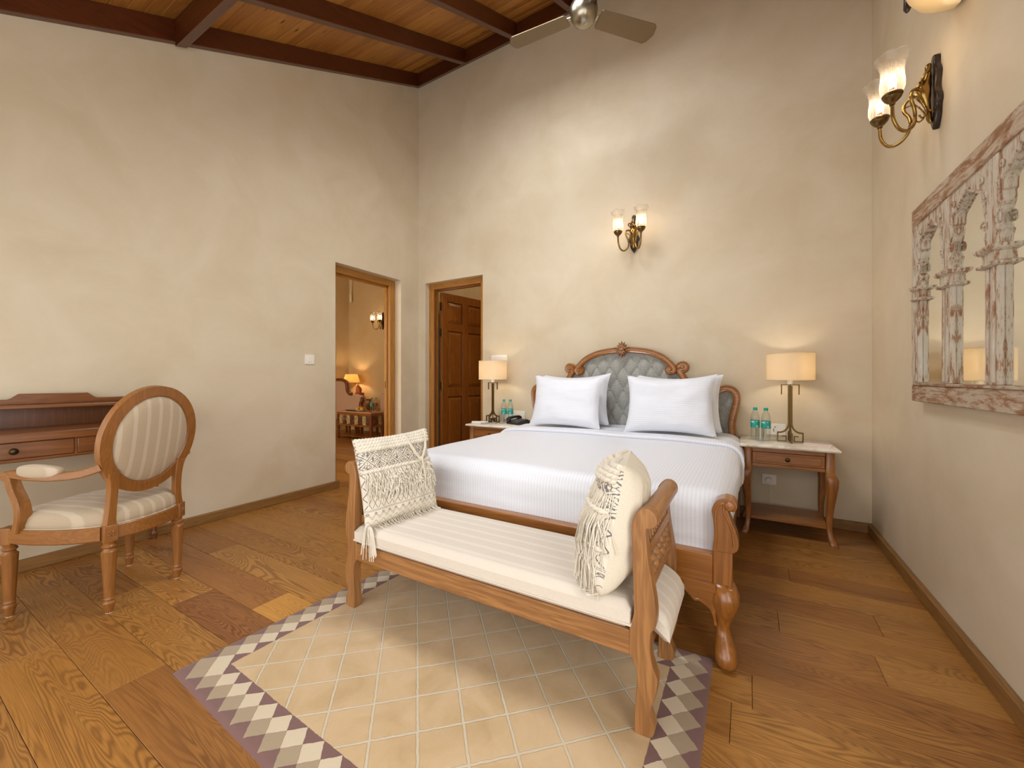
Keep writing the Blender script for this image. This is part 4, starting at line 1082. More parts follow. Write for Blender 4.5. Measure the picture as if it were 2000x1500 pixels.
# corner tassel hanging over the seat edge
rg = random.Random(5); m = MB(); p0 = sL(.03, .03, .01)
for k_ in range(26):
    a_ = Vector((rg.uniform(-.03, .05), -.035 + rg.uniform(-.012, .004), 0)); y_e = 1.236
    pts = [tuple(p0), tuple(Vector((p0.x + a_.x * .5, min(p0.y - .01, 1.262), .422))), (p0.x + a_.x * .9, y_e + rg.uniform(-.006, .0), .39), (p0.x + a_.x * 1.3, y_e - .004 + rg.uniform(-.004, .0), .39 - rg.uniform(.04, .12))]
    m.tube(smooth(pts, 3), .0018, 3)
obj('corner_tassel', m, M_yarn, rL, ang=0, kind='stuff')
MR = Matrix.Translation((-.402, 1.435, .610)) @ Matrix.Rotation(math.radians(-79), 4, 'Z') @ Matrix.Rotation(math.radians(-10), 4, 'X') @ Matrix.Rotation(math.radians(-3), 4, 'Y')
rR, sR, nR = scatter_cushion('cream cushion with long cotton tassels, leaning on the right bench arm', 0.42, .42, .19, MR, 8, tassel=True)

# ------------------------------------------------------------------ nightstands (built at the right one, copied to the left)
def nightstand():
    r = thing('nightstand', 'teak nightstand with cream marble top, on the right of the bed', 'nightstand', (.234, 3.50, 0), 0, 'nightstands beside the bed')
    def slab():
        P = [(.286, .225), (-.286, .225)]
        prof_ = [(0, .634, 0), (0, .622, .0), (-.006, .612, 0)]
        m = MB(); rr = []
        for ins, z in ((.010, .611), (.002, .616), (0, .623), (.003, .630), (.012, .634)):
            a, b = .286 - ins, .228 - ins
            rr.append([(.234 - a, 3.502 - b, z), (.234 + a, 3.502 - b, z), (.234 + a, 3.502 + b, z), (.234 - a, 3.502 + b, z)])
        return m.rings(rr)
    obj('marble_top', slab(), M_marble, r, ang=30)
    x0, x1, y0, y1 = -.022, .490, 3.302, 3.70
    m = MB().box(x0 + .05, x1 - .05, y0 + .004, y0 + .022, .583, .611).box(x0 + .05, x1 - .05, y0 + .004, y0 + .022, .478, .500)
    obj('front_apron', m, M_night, r, bevel=.002)
    obj('side_apron', MB().box(x0 + .006, x0 + .022, y0 + .04, y1 - .04, .478, .611), M_nightz, r, ang=0)
    obj('side_apron', MB().box(x1 - .022, x1 - .006, y0 + .04, y1 - .04, .478, .611), M_nightz, r, ang=0)
    obj('back_apron', MB().box(x0 + .05, x1 - .05, y1 - .022, y1 - .004, .478, .611), M_night, r, ang=0)
    d = MB().box(x0 + .052, x1 - .052, y0 + .003, y0 + .03, .502, .581)
    dr = obj('drawer', d, M_night, r, bevel=.002)
    a, b, c, e = x0 + .072, x1 - .072, .516, .567
    obj('drawer_moulding', MB().box(a, b, y0 - .0005, y0 + .005, c, e), M_night, dr, bevel=.002)
    Kn = Matrix.Translation((.234, y0 - .0005, .5415)) @ Matrix.Rotation(PI / 2, 4, 'X')
    obj('knob', MB().lathe([(0, 0), (.007, 0), (.006, .008), (.012, .011), (.0145, .017), (.012, .022), (.006, .0235), (.005, .026), (0, .0265)], (0, 0, 0), 16, Kn), M_bronze, dr, ang=30)
    for sx in (-1, 1):
        for sy in (-1, 1):
            cx = x0 + .025 if sx < 0 else x1 - .025; cy = y0 + .025 if sy < 0 else y1 - .025
            k = sx; q = sy if sy < 0 else .25
            rr = [(cx, cy, .611, .0255, .0255), (cx, cy, .47, .0255, .0255), (cx + k * .006, cy + q * .006, .455, .031, .031), (cx + k * .012, cy + q * .010, .43, .034, .034), (cx + k * .013, cy + q * .012, .395, .032, .032), (cx + k * .009, cy + q * .009, .33, .027, .027),
                  (cx + k * .002, cy + q * .002, .25, .022, .022), (cx - k * .002, cy - q * .002, .17, .0175, .0175), (cx - k * .001, cy, .10, .0155, .0155), (cx + k * .004, cy + q * .004, .06, .0165, .0165), (cx + k * .013, cy + q * .014, .03, .021, .022), (cx + k * .019, cy + q * .021, .012, .024, .026), (cx + k * .020, cy + q * .022, 0, .021, .023)]
            obj('leg', MB().loft(rr, 16, 4.0), M_nightz, r, ang=45)
    obj('shelf', MB().box(x0 + .035, x1 - .035, y0 + .035, y1 - .03, .098, .122), M_night, r, bevel=.003)
    return r
ns = nightstand()
ns2 = copy_tree(ns); ns2.location = (-2.185, 3.49, 0)
ns2['label'] = 'teak nightstand with marble top holding the phone, left of the bed near the open door'
NZ = .634

# table lamps
def table_lamp():
    r = thing('table_lamp', 'bronze table lamp with white drum shade, on the right nightstand', 'lamp', (.266, 3.52, NZ), 0, 'bedside table lamps')
    cx, cy = .266, 3.52
    z0 = NZ
    bar = rect(.0055, .0085, .001)
    for a in range(4):
        A = Matrix.Translation((cx, cy, z0)) @ Matrix.Rotation(a * PI / 2 + .05, 4, 'Z')
        path = [(.008, 0, .408), (.008, 0, .135)] + smooth([(.009, 0, .125), (.018, 0, .098), (.040, 0, .076), (.062, 0, .069)], 3) + [(.079, 0, .068)]
        m = MB().sweep(path, rect(.006, .004, .001), up=(0, 1, 0), M=A)
        for (p, q) in (((.076, .070), (.076, .004)), ((.078, .007), (.024, .007)), ((.024, .004), (.024, .046)), ((.022, .043), (.050, .043))):
            (xa, za), (xb, zb2) = p, q
            if xa == xb: m.box(xa - .004, xa + .004, -.006, .006, min(za, zb2), max(za, zb2), A)
            else: m.box(min(xa, xb), max(xa, xb), -.006, .006, za - .004, za + .004, A)
        obj('stem_leg', m, M_brassd, r, ang=30)
    obj('centre_rod', MB().tube([(cx, cy, z0 + .02), (cx, cy, z0 + .425)], .0055, 8), M_brassd, r)
    A = Matrix.Translation((cx, cy, z0)) @ Matrix.Rotation(.05, 4, 'Z')
    obj('cross_bar', MB().box(-.056, .056, -.006, .006, .413, .419, A).box(-.056, -.049, -.006, .006, .345, .413, A).box(.049, .056, -.006, .006, .345, .413, A), M_brassd, r, ang=0)
    obj('bulb_holder', MB().lathe([(0, .419), (.018, .419), (.020, .43), (.020, .47), (.014, .48), (0, .48)], (cx, cy, z0), 14), M_plastic, r)
    obj('bulb', MB().ball((cx, cy, z0 + .535), .026, 12), M_bulbs, r)
    R, h0, h1 = .147, .448, .643
    m = MB(); seg = 56
    rr = [[(cx + q * math.cos(2 * PI * i / seg), cy + q * math.sin(2 * PI * i / seg), z0 + z) for i in range(seg)] for q, z in ((R, h0), (R, h1), (R - .0015, h1), (R - .0015, h0))]
    m.rings(rr, closed=True)
    sh = obj('lamp_shade', m, M_shade, r, ang=40)
    m = MB()
    for z in (h0 + .002, h1 - .002): m.tube([(cx + R * math.cos(2 * PI * i / seg), cy + R * math.sin(2 * PI * i / seg), z0 + z) for i in range(seg)], .002, 5, closed=True)
    obj('shade_rim', m, M_shade, sh)
    m = MB()
    for a in range(3): m.tube([(cx, cy, z0 + h1 - .03), (cx + (R - .002) * math.cos(a * 2.094 + .4), cy + (R - .002) * math.sin(a * 2.094 + .4), z0 + h1 - .004)], .0015, 4)
    obj('shade_spider', m, M_brassd, r)
    return r
tl = table_lamp()
tl2 = copy_tree(tl); tl2.location = (-2.294, 3.505, NZ)
tl2['label'] = 'bronze table lamp with white drum shade, on the nightstand beside the phone'

def bottle(x, y, z, label, group):
    r = thing('water_bottle', label, 'bottle', (x, y, z), 0, group)
    pr_ = [(0, 0), (.024, 0), (.030, .006), (.030, .014), (.0275, .022), (.030, .030), (.0275, .038), (.030, .046), (.0275, .054), (.030, .062), (.0285, .070), (.030, .082), (.030, .150), (.0295, .165), (.026, .190), (.019, .208), (.0125, .218), (.012, .226), (0, .226)]
    obj('body', MB().lathe(pr_, (x, y, z), 20), M_pet, r, ang=50)
    obj('cap', MB().lathe([(0, .222), (.0145, .222), (.0145, .241), (.013, .243), (0, .243)], (x, y, z), 16), M_teal, r)
    obj('paper_label', MB().lathe([(.0303, .092), (.0308, .093), (.0308, .145), (.0303, .146)], (x, y, z), 24, caps=False), M_label, r)
    return r
b1 = bottle(.050, 3.545, NZ, 'left of the two teal-capped water bottles on the right nightstand', 'water bottles on the nightstands')
b2 = copy_tree(b1); b2.location = (.118, 3.520, NZ); b2['label'] = 'right of the two teal-capped water bottles on the right nightstand'
b3 = copy_tree(b1); b3.location = (-2.176, 3.535, NZ); b3['label'] = 'water bottle nearer the lamp on the left nightstand'
b4 = copy_tree(b1); b4.location = (-2.114, 3.560, NZ); b4['label'] = 'water bottle nearer the black telephone on the left nightstand'
def tumbler(x, y, z, label):
    m = MB().lathe([(0, 0), (.024, 0), (.0245, .002), (.030, .098), (.0285, .098), (.0235, .006), (0, .006)], (x, y, z), 24)
    o = obj('drinking_glass', m, M_glass, None, ang=40); return tag(o, label, 'glass', 'glasses on the nightstands')
tumbler(.078, 3.470, NZ, 'empty clear glass before the bottles on the right nightstand')
tumbler(-2.150, 3.455, NZ, 'empty clear glass before the bottles on the left nightstand')
m = MB().rings([[(.335, 3.435, NZ), (.482, 3.40, NZ), (.505, 3.50, NZ), (.350, 3.545, NZ)], [(.335, 3.435, NZ + .003), (.482, 3.40, NZ + .003), (.505, 3.50, NZ + .003), (.350, 3.545, NZ + .003)]])
nt = thing('note_card', 'pale pink note card lying beside the right table lamp', 'card', (.42, 3.46, NZ))
obj('paper', m, M_paper, nt, ang=0); obj('printed_dot', MB().lathe([(0, 0), (.004, 0), (.004, .0006), (0, .0006)], (.470, 3.425, NZ + .003), 10), M_black, nt, ang=0)

# telephone
ph = thing('telephone', 'black corded desk telephone on the left nightstand by the pillows', 'telephone', (-2.006, 3.53, NZ), 0, None, True)
ph.rotation_euler = (0, 0, -.35)
m = MB().prism([(-.085, 0), (.085, 0), (.085, .035), (.05, .050), (-.085, .022)], 'x', -.085, .09)
obj('body', m, M_black, ph, bevel=.006)
m = MB(); hp = smooth([(-.062, -.08, .040), (-.062, -.06, .058), (-.062, 0, .066), (-.062, .06, .068), (-.062, .085, .052)], 4)
m.sweep(hp, rect(.021, .011, .004)); m.lathe([(0, .0), (.023, .0), (.025, .012), (.020, .022), (0, .022)], (-.062, -.072, .030), 14).lathe([(0, 0), (.023, 0), (.025, .012), (.020, .022), (0, .022)], (-.062, .072, .040), 14)
obj('handset', m, M_black, ph, bevel=.002)
M_grey = plain('phone_keys', srgb(120, 116, 112), 0.5, 0, 60, .1, 0)
for i in range(3):
    for j in range(4):
        y_ = -.055 + j * .024; z_ = .022 + (y_ + .085) * .207
        obj('key', MB().box(.0 + i * .022, .014 + i * .022, y_, y_ + .013, z_, z_ + .006), M_grey, ph, ang=0)
rm = thing('remote_control', 'white air-conditioner remote at the outer corner of the left nightstand', 'remote', (-2.385, 3.40, NZ), .5, 'remotes on the left nightstand', True)
obj('body', MB().box(-.085, .085, -.026, .026, 0, .018), M_plastic, rm, bevel=.006)
obj('screen', MB().box(.03, .07, -.016, .016, .0178, .0186), M_grey, rm, ang=0)
rm2 = thing('remote_control', 'slim grey remote lying in front of the left table lamp', 'remote', (-2.262, 3.375, NZ), .75, 'remotes on the left nightstand', True)
obj('body', MB().box(-.075, .075, -.02, .02, 0, .014), plain('grey_plastic', srgb(170, 164, 152), .4, 0, 40, .08, 0), rm2, bevel=.005)
obj('button_pad', MB().box(-.03, .05, -.013, .013, .0138, .0148), M_black, rm2, ang=0)

# wall plates --------------------------------------------------------
def wall_plate_y(x0, x1, z0, z1, label, cat, name, details):
    r = thing(name, label, cat, ((x0 + x1) / 2, YB, (z0 + z1) / 2))
    obj('plate', MB().box(x0, x1, YB - .010, YB, z0, z1), M_plastic, r, bevel=.003)
    details(r); return r
def sock(r, cx, cz, s=.75):
    m = MB()
    for dx, dz, rad in ((0, .017, .0045), (-.011, -.006, .0035), (.011, -.006, .0035)):
        m.lathe([(0, 0), (rad, 0), (rad, .0012), (0, .0012)], (0, 0, 0), 10, Matrix.Translation((cx + dx, YB - .0101, cz + dz)) @ Matrix.Rotation(PI / 2, 4, 'X'))
    obj('socket_hole', m, M_darkslot, r, ang=0)
def d1_(r):
    obj('module', MB().box(.162, .200, YB - .0118, YB - .009, .668, .728), M_plastic, r, bevel=.001); obj('module', MB().box(.204, .242, YB - .0118, YB - .009, .668, .728), M_plastic, r, bevel=.001)
    for dx, dz in ((0, .017), (-.009, -.001), (-.009, -.014)):
        obj('socket_hole', MB().lathe([(0, 0), (.0042, 0), (.0042, .001), (0, .001)], (0, 0, 0), 10, Matrix.Translation((.185 + dx, YB - .0119, .70 + dz)) @ Matrix.Rotation(PI / 2, 4, 'X')), M_darkslot, r, ang=0)
wall_plate_y(.130, .252, .655, .742, 'white wall socket plate behind the right table lamp foot', 'socket', 'wall_socket', d1_)
def d2_(r):
    obj('module', MB().box(.108, .186, YB - .012, YB - .009, .272, .336), M_plastic, r, bevel=.001)
    obj('plug', MB().lathe([(0, 0), (.019, 0), (.021, .008), (.019, .032), (0, .034)], (0, 0, 0), 16, Matrix.Translation((.142, YB - .0118, .302)) @ Matrix.Rotation(PI / 2, 4, 'X')), M_plastic, r)
    obj('plug_cable', MB().tube(smooth([(.142, YB - .035, .285), (.142, YB - .032, .262), (.150, YB - .012, .24), (.155, YB - .006, .10)], 4), .003, 6), M_plastic, r)
wall_plate_y(.098, .196, .262, .346, 'low white socket with a plug under the right nightstand', 'socket', 'wall_socket', d2_)
def d3_(r):
    for i in range(3): obj('rocker', MB().box(-2.440 + i * .056, -2.388 + i * .056, YB - .013, YB - .009, 1.262, 1.335), M_plastic, r, bevel=.002)
wall_plate_y(-2.462, -2.256, 1.245, 1.352, 'wide white switch plate on the wall above the left table lamp', 'switch', 'light_switch', d3_)
def d4_(r):
    obj('module', MB().box(-2.125, -2.045, YB - .012, YB - .009, .66, .735), M_plastic, r, bevel=.001)
wall_plate_y(-2.30, -2.035, .650, .745, 'white socket plate on the wall behind the left bottles', 'socket', 'wall_socket', d4_)
sw = thing('light_switch', 'small white single switch on the left wall before the doorway', 'switch', (XL, 2.284, 1.273))
obj('plate', MB().box(XL, XL + .011, 2.238, 2.330, 1.228, 1.318), M_plastic, sw, bevel=.003)
obj('rocker', MB().box(XL + .009, XL + .015, 2.262, 2.285, 1.248, 1.298), M_plastic, sw, bevel=.002)
obj('rocker', MB().box(XL + .009, XL + .013, 2.2855, 2.308, 1.248, 1.298), M_plastic, sw, bevel=.002)

# ------------------------------------------------------------------ armchair (local frame: faces -y)
ac = thing('armchair', 'oval-backed carved wooden armchair in striped linen, pulled up to the desk', 'armchair', (-2.835, .735, 0), math.radians(-67.5), None, True)
def turned_leg(x, y, zt=.335, sc=1.0):
    pr_ = [(0, .0), (.013, 0), (.014, .006), (.017, .022), (.022, .040), (.024, .048), (.019, .054), (.017, .058), (.0205, .066), (.0175, .072), (.0185, .08), (.0275, .275), (.0285, .288), (.021, .296), (.019, .302), (.026, .310), (.026, .316), (.020, .322), (.0235, zt), (0, zt)]
    m = MB(); seg = 24
    rr = []
    for r_, z in pr_:
        fl = .075 < z < .28
        rr.append([(x + (r_ * (1 - (.07 if (fl and i % 3 == 0) else 0))) * math.cos(2 * PI * i / seg), y + (r_ * (1 - (.07 if (fl and i % 3 == 0) else 0))) * math.sin(2 * PI * i / seg), z) for i in range(seg)])
    for q in rr:
        pass
    m.rings([[(px if abs(px - x) > 1e-9 else x, py, pz) for px, py, pz in q] for q in rr])
    return m
LG = {'bl': (-.165, .205), 'br': (.165, .205), 'fl': (-.255, -.215), 'fr': (.255, -.215)}
for kx in LG.values():
    lg = obj('leg', turned_leg(*kx), M_chair, ac, ang=30)
    obj('foot_glide', MB().lathe([(0, 0), (.0135, 0), (.0135, .004), (0, .004)], (kx[0], kx[1], 0), 12), M_plastic, lg)
def corner_block(x, y, rot):
    A = Matrix.Translation((x, y, 0)) @ Matrix.Rotation(rot, 4, 'Z')
    m = MB().box(-.026, .026, -.026, .026, .335, .412, A)
    o = obj('corner_block', m, M_chair, ac, bevel=.003)
    for sy in (1,):
        B = A @ Matrix.Translation((0, .0265 * sy, .374)) @ Matrix.Rotation(-PI / 2 * sy, 4, 'X')
        ros = MB()
        for k in range(4):
            a = k * PI / 2 + PI / 4
            ros.ball((.010 * math.cos(a), .010 * math.sin(a), 0), .006, 8, B)
        ros.ball((0, 0, .002), .0055, 8, B)
        ros.tube([(-.019, -.024, 0), (.019, -.024, 0), (.019, .024, 0), (-.019, .024, 0)], .0015, 5, closed=True, M=B)
        obj('rosette', ros, M_chair, o)
corner_block(-.165, .205, .35); corner_block(.165, .205, -.35); corner_block(-.255, -.215, PI + -.3); corner_block(.255, -.215, PI + .3)
def rail(pts, name='seat_rail'):
    P = smooth(pts, 6); obj(name, MB().sweep([(x, y, .375) for x, y in P], rect(.012, .032, .003)), M_chairy, ac, ang=30)
    obj('rail_bead', MB().tube([(x, y, .344) for x, y in P], .006, 6, scale=[1] * len(P)), M_chairy, ac)
back_curve = [(-.15, .215), (-.08, .243), (0, .252), (.08, .243), (.15, .215)]
rail(back_curve); rail([(-.25, -.235), (-.12, -.262), (0, -.27), (.12, -.262), (.25, -.235)])
for s_ in (-1, 1): rail([(s_ * .185, .19), (s_ * .235, .08), (s_ * .262, -.06), (s_ * .262, -.19)])
# seat cushion following the rails
outl_ = smooth([(-.17, .195), (-.08, .238), (0, .246), (.08, .238), (.17, .195), (.228, .08), (.254, -.06), (.250, -.20), (.12, -.258), (0, -.266), (-.12, -.258), (-.250, -.20), (-.254, -.06), (-.228, .08)], 5, closed=True)
rr = []
for z, k in ((.400, .93), (.404, 1.0), (.430, 1.015), (.458, .995), (.476, .93), (.486, .80), (.493, .5), (.496, .2)):
    rr.append([(x * k, (y - 0) * k, z + .004 * noise.noise(Vector((x * 9, y * 9, z * 20)))) for x, y in outl_])
sc_ = obj('seat_cushion', MB().rings(rr), M_chairfab, ac, ang=70)
obj('piping', MB().tube([(x * 1.01, y * 1.01, .408) for x, y in outl_], .0045, 6, closed=True), M_chairfab, sc_)
# oval back, tilted backwards
TB = Matrix.Translation((0, .234, .795)) @ Matrix.Rotation(math.radians(-9), 4, 'X')
def ell(rx, rz, n=48): return [(rx * math.cos(2 * PI * i / n), 0, rz * math.sin(2 * PI * i / n)) for i in range(n)]
obj('back_frame', MB().sweep(ell(.207, .242), [(-.026, -.016), (.020, -.020), (.027, -.012), (.027, .012), (.020, .018), (-.026, .014)], up=(0, 1, 0), closed=True, M=TB), M_chair, ac, ang=35)
for sg in (-1, 1):
    m = MB()
    n_ = 48
    rr = []
    for k, h in ((1, 0), (.985, .010), (.93, .022), (.8, .031), (.55, .038), (.25, .041), (.02, .042)):
        rr.append([(x * k, sg * h + 0, z * k) for x, _, z in ell(.184, .219, n_)])
    m.rings(rr, M=TB); o = obj('back_pad', m, M_chairfab, ac, ang=70)
    obj('piping', MB().tube([(x, sg * .010, z) for x, _, z in ell(.184, .219)], .0042, 6, up=(0, 1, 0), closed=True, M=TB), M_chairfab, o)
for s_ in (-1, 1):
    # stile from the back leg up to the oval
    pth = [(s_ * .165, .205, .405), (s_ * .162, .205, .45), (s_ * .158, .208, .52), (s_ * .158, .215, .60), (s_ * .166, .222, .66)]
    obj('back_stile', MB().sweep(smooth(pth, 3), rect(.021, .014, .003), up=(0, 1, 0), scale=[(1.15 - .3 * math.sin(PI * i / 12), 1) for i in range(13)]), M_chair, ac, ang=35)
    # arm: from the oval forward with curved post down to the side rail
    arm = smooth([(s_ * .205, .222, .690), (s_ * .235, .14, .662), (s_ * .262, .03, .652), (s_ * .272, -.08, .655), (s_ * .268, -.165, .660), (s_ * .262, -.20, .655)], 5)
    obj('arm', MB().sweep(arm, rect(.016, .018, .005)), M_chairy, ac, ang=35)
    obj('arm_scroll', MB().lathe([(0, -.019), (.022, -.019), (.024, -.012), (.024, .012), (.022, .019), (0, .019)], (0, 0, 0), 18, Matrix.Translation((s_ * .262, -.205, .649)) @ Matrix.Rotation(PI / 2, 4, 'Y')), M_chairy, ac, ang=35)
    post = smooth([(s_ * .262, -.195, .652), (s_ * .266, -.165, .59), (s_ * .268, -.128, .53), (s_ * .266, -.12, .47), (s_ * .262, -.14, .40)], 4)
    obj('arm_post', MB().sweep(post, rect(.016, .020, .004), up=(1, 0, 0), scale=[(1, 1.0 + .35 * (i / 16)) for i in range(17)]), M_chair, ac, ang=35)
    pad = smooth([(s_ * .250, .07, .675), (s_ * .266, .0, .677), (s_ * .271, -.08, .679), (s_ * .269, -.13, .679)], 6)
    n_ = len(pad); sc2 = [(max(.35, math.sin(PI * (i + .6) / n_) ** .35), max(.3, math.sin(PI * (i + .6) / n_) ** .4)) for i in range(n_)]
    obj('arm_pad', MB().sweep(pad, [(.029 * math.copysign(abs(math.cos(t)) ** .6, math.cos(t)), .030 * math.copysign(abs(math.sin(t)) ** .8, math.sin(t))) for t in [2 * PI * i / 16 for i in range(16)]], scale=sc2), M_chairfab, ac, ang=70)

# ------------------------------------------------------------------ writing desk against the left wall
DX0, DX1, DY0, DY1 = XL + .035, -3.120, .195, 1.150
dk = thing('writing_desk', 'dark teak writing desk with two drawers and low open hutch on the left wall', 'desk', (-3.33, .667, 0))
obj('desk_top', MB().box(DX0, DX1, DY0, DY1, .778, .822), M_desk, dk, bevel=.005)
obj('front_frame', MB().box(DX1 - .032, DX1 - .012, DY0 + .05, DY1 - .05, .684, .694).box(DX1 - .032, DX1 - .012, .666, .676, .694, .778), M_desk, dk, ang=0)
obj('rear_apron', MB().box(DX0 + .01, DX0 + .03, DY0 + .04, DY1 - .04, .684, .778), M_desk, dk, ang=0)
for y0_, y1_ in ((DY0 + .01, DY0 + .03), (DY1 - .03, DY1 - .01)): obj('side_apron', MB().box(DX0 + .05, DX1 - .05, y0_, y1_, .684, .778), M_desk, dk, ang=0)
for y0_, y1_ in ((DY0 + .052, .6645), (.6775, DY1 - .052)):
    d = obj('drawer', MB().box(DX1 - .034, DX1 - .010, y0_, y1_, .696, .776), M_desk, dk, bevel=.003)
    yc = (y0_ + y1_) / 2
    kn = MB().lathe([(0, 0), (.008, 0), (.007, .008), (.014, .012), (.0165, .019), (.013, .026), (.007, .028), (0, .030)], (0, 0, 0), 16, Matrix.Translation((DX1 - .010, yc, .736)) @ Matrix.Rotation(PI / 2, 4, 'Y'))
    obj('knob', kn, M_bronze, d, ang=30)
obj('bead_moulding', MB().tube([(DX1 - .018, DY0 + .03, .684), (DX1 - .018, DY1 - .03, .684)], .006, 8), M_desk, dk)
for x in (DX0 + .028, DX1 - .034):
    for y in (DY0 + .03, DY1 - .03):
        m = MB().box(x - .022, x + .022, y - .022, y + .022, .665, .778)
        m.lathe([(0, .0), (.014, 0), (.015, .02), (.021, .04), (.015, .05), (.014, .06), (.022, .42), (.023, .60), (.017, .615), (.024, .63), (.024, .64), (.018, .65), (.021, .666), (0, .666)], (x, y, 0), 16)
        obj('leg', m, M_deskz, dk, ang=35)
# hutch
HX = -3.355
obj('hutch_shelf', MB().box(DX0, HX, DY0 + .005, DY1 - .005, .932, .950), M_desk, dk, bevel=.004)
obj('hutch_back', MB().box(DX0, DX0 + .014, DY0 + .02, DY1 - .02, .822, .932), M_deskz, dk, ang=0)
for y0_, y1_ in ((DY0 + .01, DY0 + .03), (DY1 - .03, DY1 - .01)):
    obj('hutch_side', MB().prism([(DX0, .822), (DX1 - .06, .822), (DX1 - .08, .845), (HX - .005, .932), (DX0, .932)], 'y', y0_, y1_), M_desk, dk, bevel=.003)
bs = [(DY0 + .005, .950), (DY1 - .005, .950), (DY1 - .005, .979), (.845, .979), (.832, .984), (.803, 1.010), (.531, 1.010), (.502, .984), (.489, .979), (DY0 + .005, .979)]
obj('back_splash', MB().prism(bs, 'x', DX0, DX0 + .016), M_desk, dk, bevel=.003)

# ------------------------------------------------------------------ carved triple-arch mirror on the right wall
MY0, MY1, MZ0, MZ1 = 1.613, 2.765, .985, 1.935
mr = thing('arched_mirror', 'whitewashed carved wooden mirror with scalloped arches on the right wall', 'mirror', (XR, (MY0 + MY1) / 2, MZ0))
mx = XR - .024
obj('mirror_glass', MB().box(mx, XR - .004, MY0 + .03, MY1 - .03, MZ0 + .06, MZ1 - .05), M_mirror, mr, ang=0)
FX = XR - .046
obj('frame_rail', MB().box(FX, XR, MY0, MY1, MZ0, MZ0 + .078), M_washy, mr, bevel=.004)
obj('frame_rail', MB().box(FX, XR, MY0, MY1, MZ1 - .082, MZ1), M_washy, mr, bevel=.004)
for y0_, y1_ in ((MY0, MY0 + .036), (MY1 - .036, MY1)): obj('frame_stile', MB().box(FX, XR, y0_, y1_, MZ0 + .078, MZ1 - .082), M_wash, mr, bevel=.004)
nb = 3; bay = (MY1 - MY0 - .072) / nb
zi0, zi1 = MZ0 + .078, MZ1 - .082
obj('sill', MB().box(FX - .006, XR - .01, MY0 + .036, MY1 - .036, zi0, zi0 + .012), M_washy, mr, bevel=.003)
capz = 1.475
for b in range(nb):
    ya = MY0 + .036 + bay * b; yb = ya + bay
    # pilasters either side of the opening
    pw = .038
    for (p0, p1, first) in ((ya, ya + pw, 0), (yb - pw, yb, 1)):
        o = obj('pilaster', MB().box(FX + .004, XR - .0235, p0 + .0005, p1 - .0005, zi0 + .012, zi1), M_wash, mr, bevel=.003)
        pm_ = (p0 + p1) / 2
        obj('pilaster_bead', MB().box(FX - .002, FX + .006, pm_ - .009, pm_ + .009, zi0 + .02, capz), M_wash, o, bevel=.003)
        cp = MB(); inn = p0 - .000, p1
        prf = [(0, .004), (.006, .015), (.014, .015), (.020, .004), (.048, .004), (.056, .016), (.064, .020), (.070, .020), (.072, .004)]
        rr_ = []
        for dz, e in prf: rr_.append([(FX - e, p0 - (e if first else .000) , capz + dz), (FX - e, p1 + (0 if first else e), capz + dz), (XR - .0235, p1 + (0 if first else e), capz + dz), (XR - .0235, p0 - (e if first else 0), capz + dz)])
        obj('capital', MB().rings(rr_), M_wash, mr, ang=0)
    # scalloped arch spandrel, mirror-symmetric
    oc = (ya + yb) / 2; hw_ = bay / 2 - pw
    half = smooth([(hw_ + .001, capz + .072), (hw_ - .002, capz + .095), (hw_ - .014, capz + .115)], 3) + smooth([(hw_ - .006, capz + .12), (hw_ + .004, capz + .150), (hw_ - .006, capz + .185), (hw_ - .022, capz + .215), (hw_ - .020, capz + .240)], 4) + smooth([(hw_ - .030, capz + .245), (hw_ - .032, capz + .275), (hw_ - .050, capz + .292)], 3) + smooth([(hw_ - .056, capz + .292), (.030, capz + .322), (.012, capz + .330), (0, capz + .345)], 3)
    left = [(oc - y, z) for y, z in half]; right = [(oc + y, z) for y, z in half[::-1]]
    poly_l = [(oc - hw_ - .001, zi1), (oc - hw_ - .001, capz + .072)] + left + [(oc, zi1)]
    poly_r = [(oc, zi1)] + right + [(oc + hw_ + .001, capz + .072), (oc + hw_ + .001, zi1)]
    sp = MB().prism(poly_l, 'x', FX + .008, XR - .0235).prism(poly_r, 'x', FX + .008, XR - .0235)
    o = obj('arch_spandrel', sp, M_wash, mr, ang=35)
    m = MB()
    for sgn, pts in ((-1, left), (1, right)):
        m.tube([(FX + .006, y + sgn * .008, z) for y, z in pts], .0055, 6, up=(1, 0, 0))
        for (dy, z, r_) in ((hw_ - .008, capz + .155, .020), (hw_ - .006, capz + .265, .015), (hw_ - .03, capz + .325, .012)):
            sp_ = [(FX + .004, oc + sgn * dy + r_ * (1 - t / 14) * math.cos(t * .75), z + r_ * (1 - t / 14) * math.sin(t * .75) * 1.2) for t in range(13)]
            m.tube(sp_, .0042, 5, up=(1, 0, 0))
    obj('carved_scroll', m, M_wash, o, ang=60)

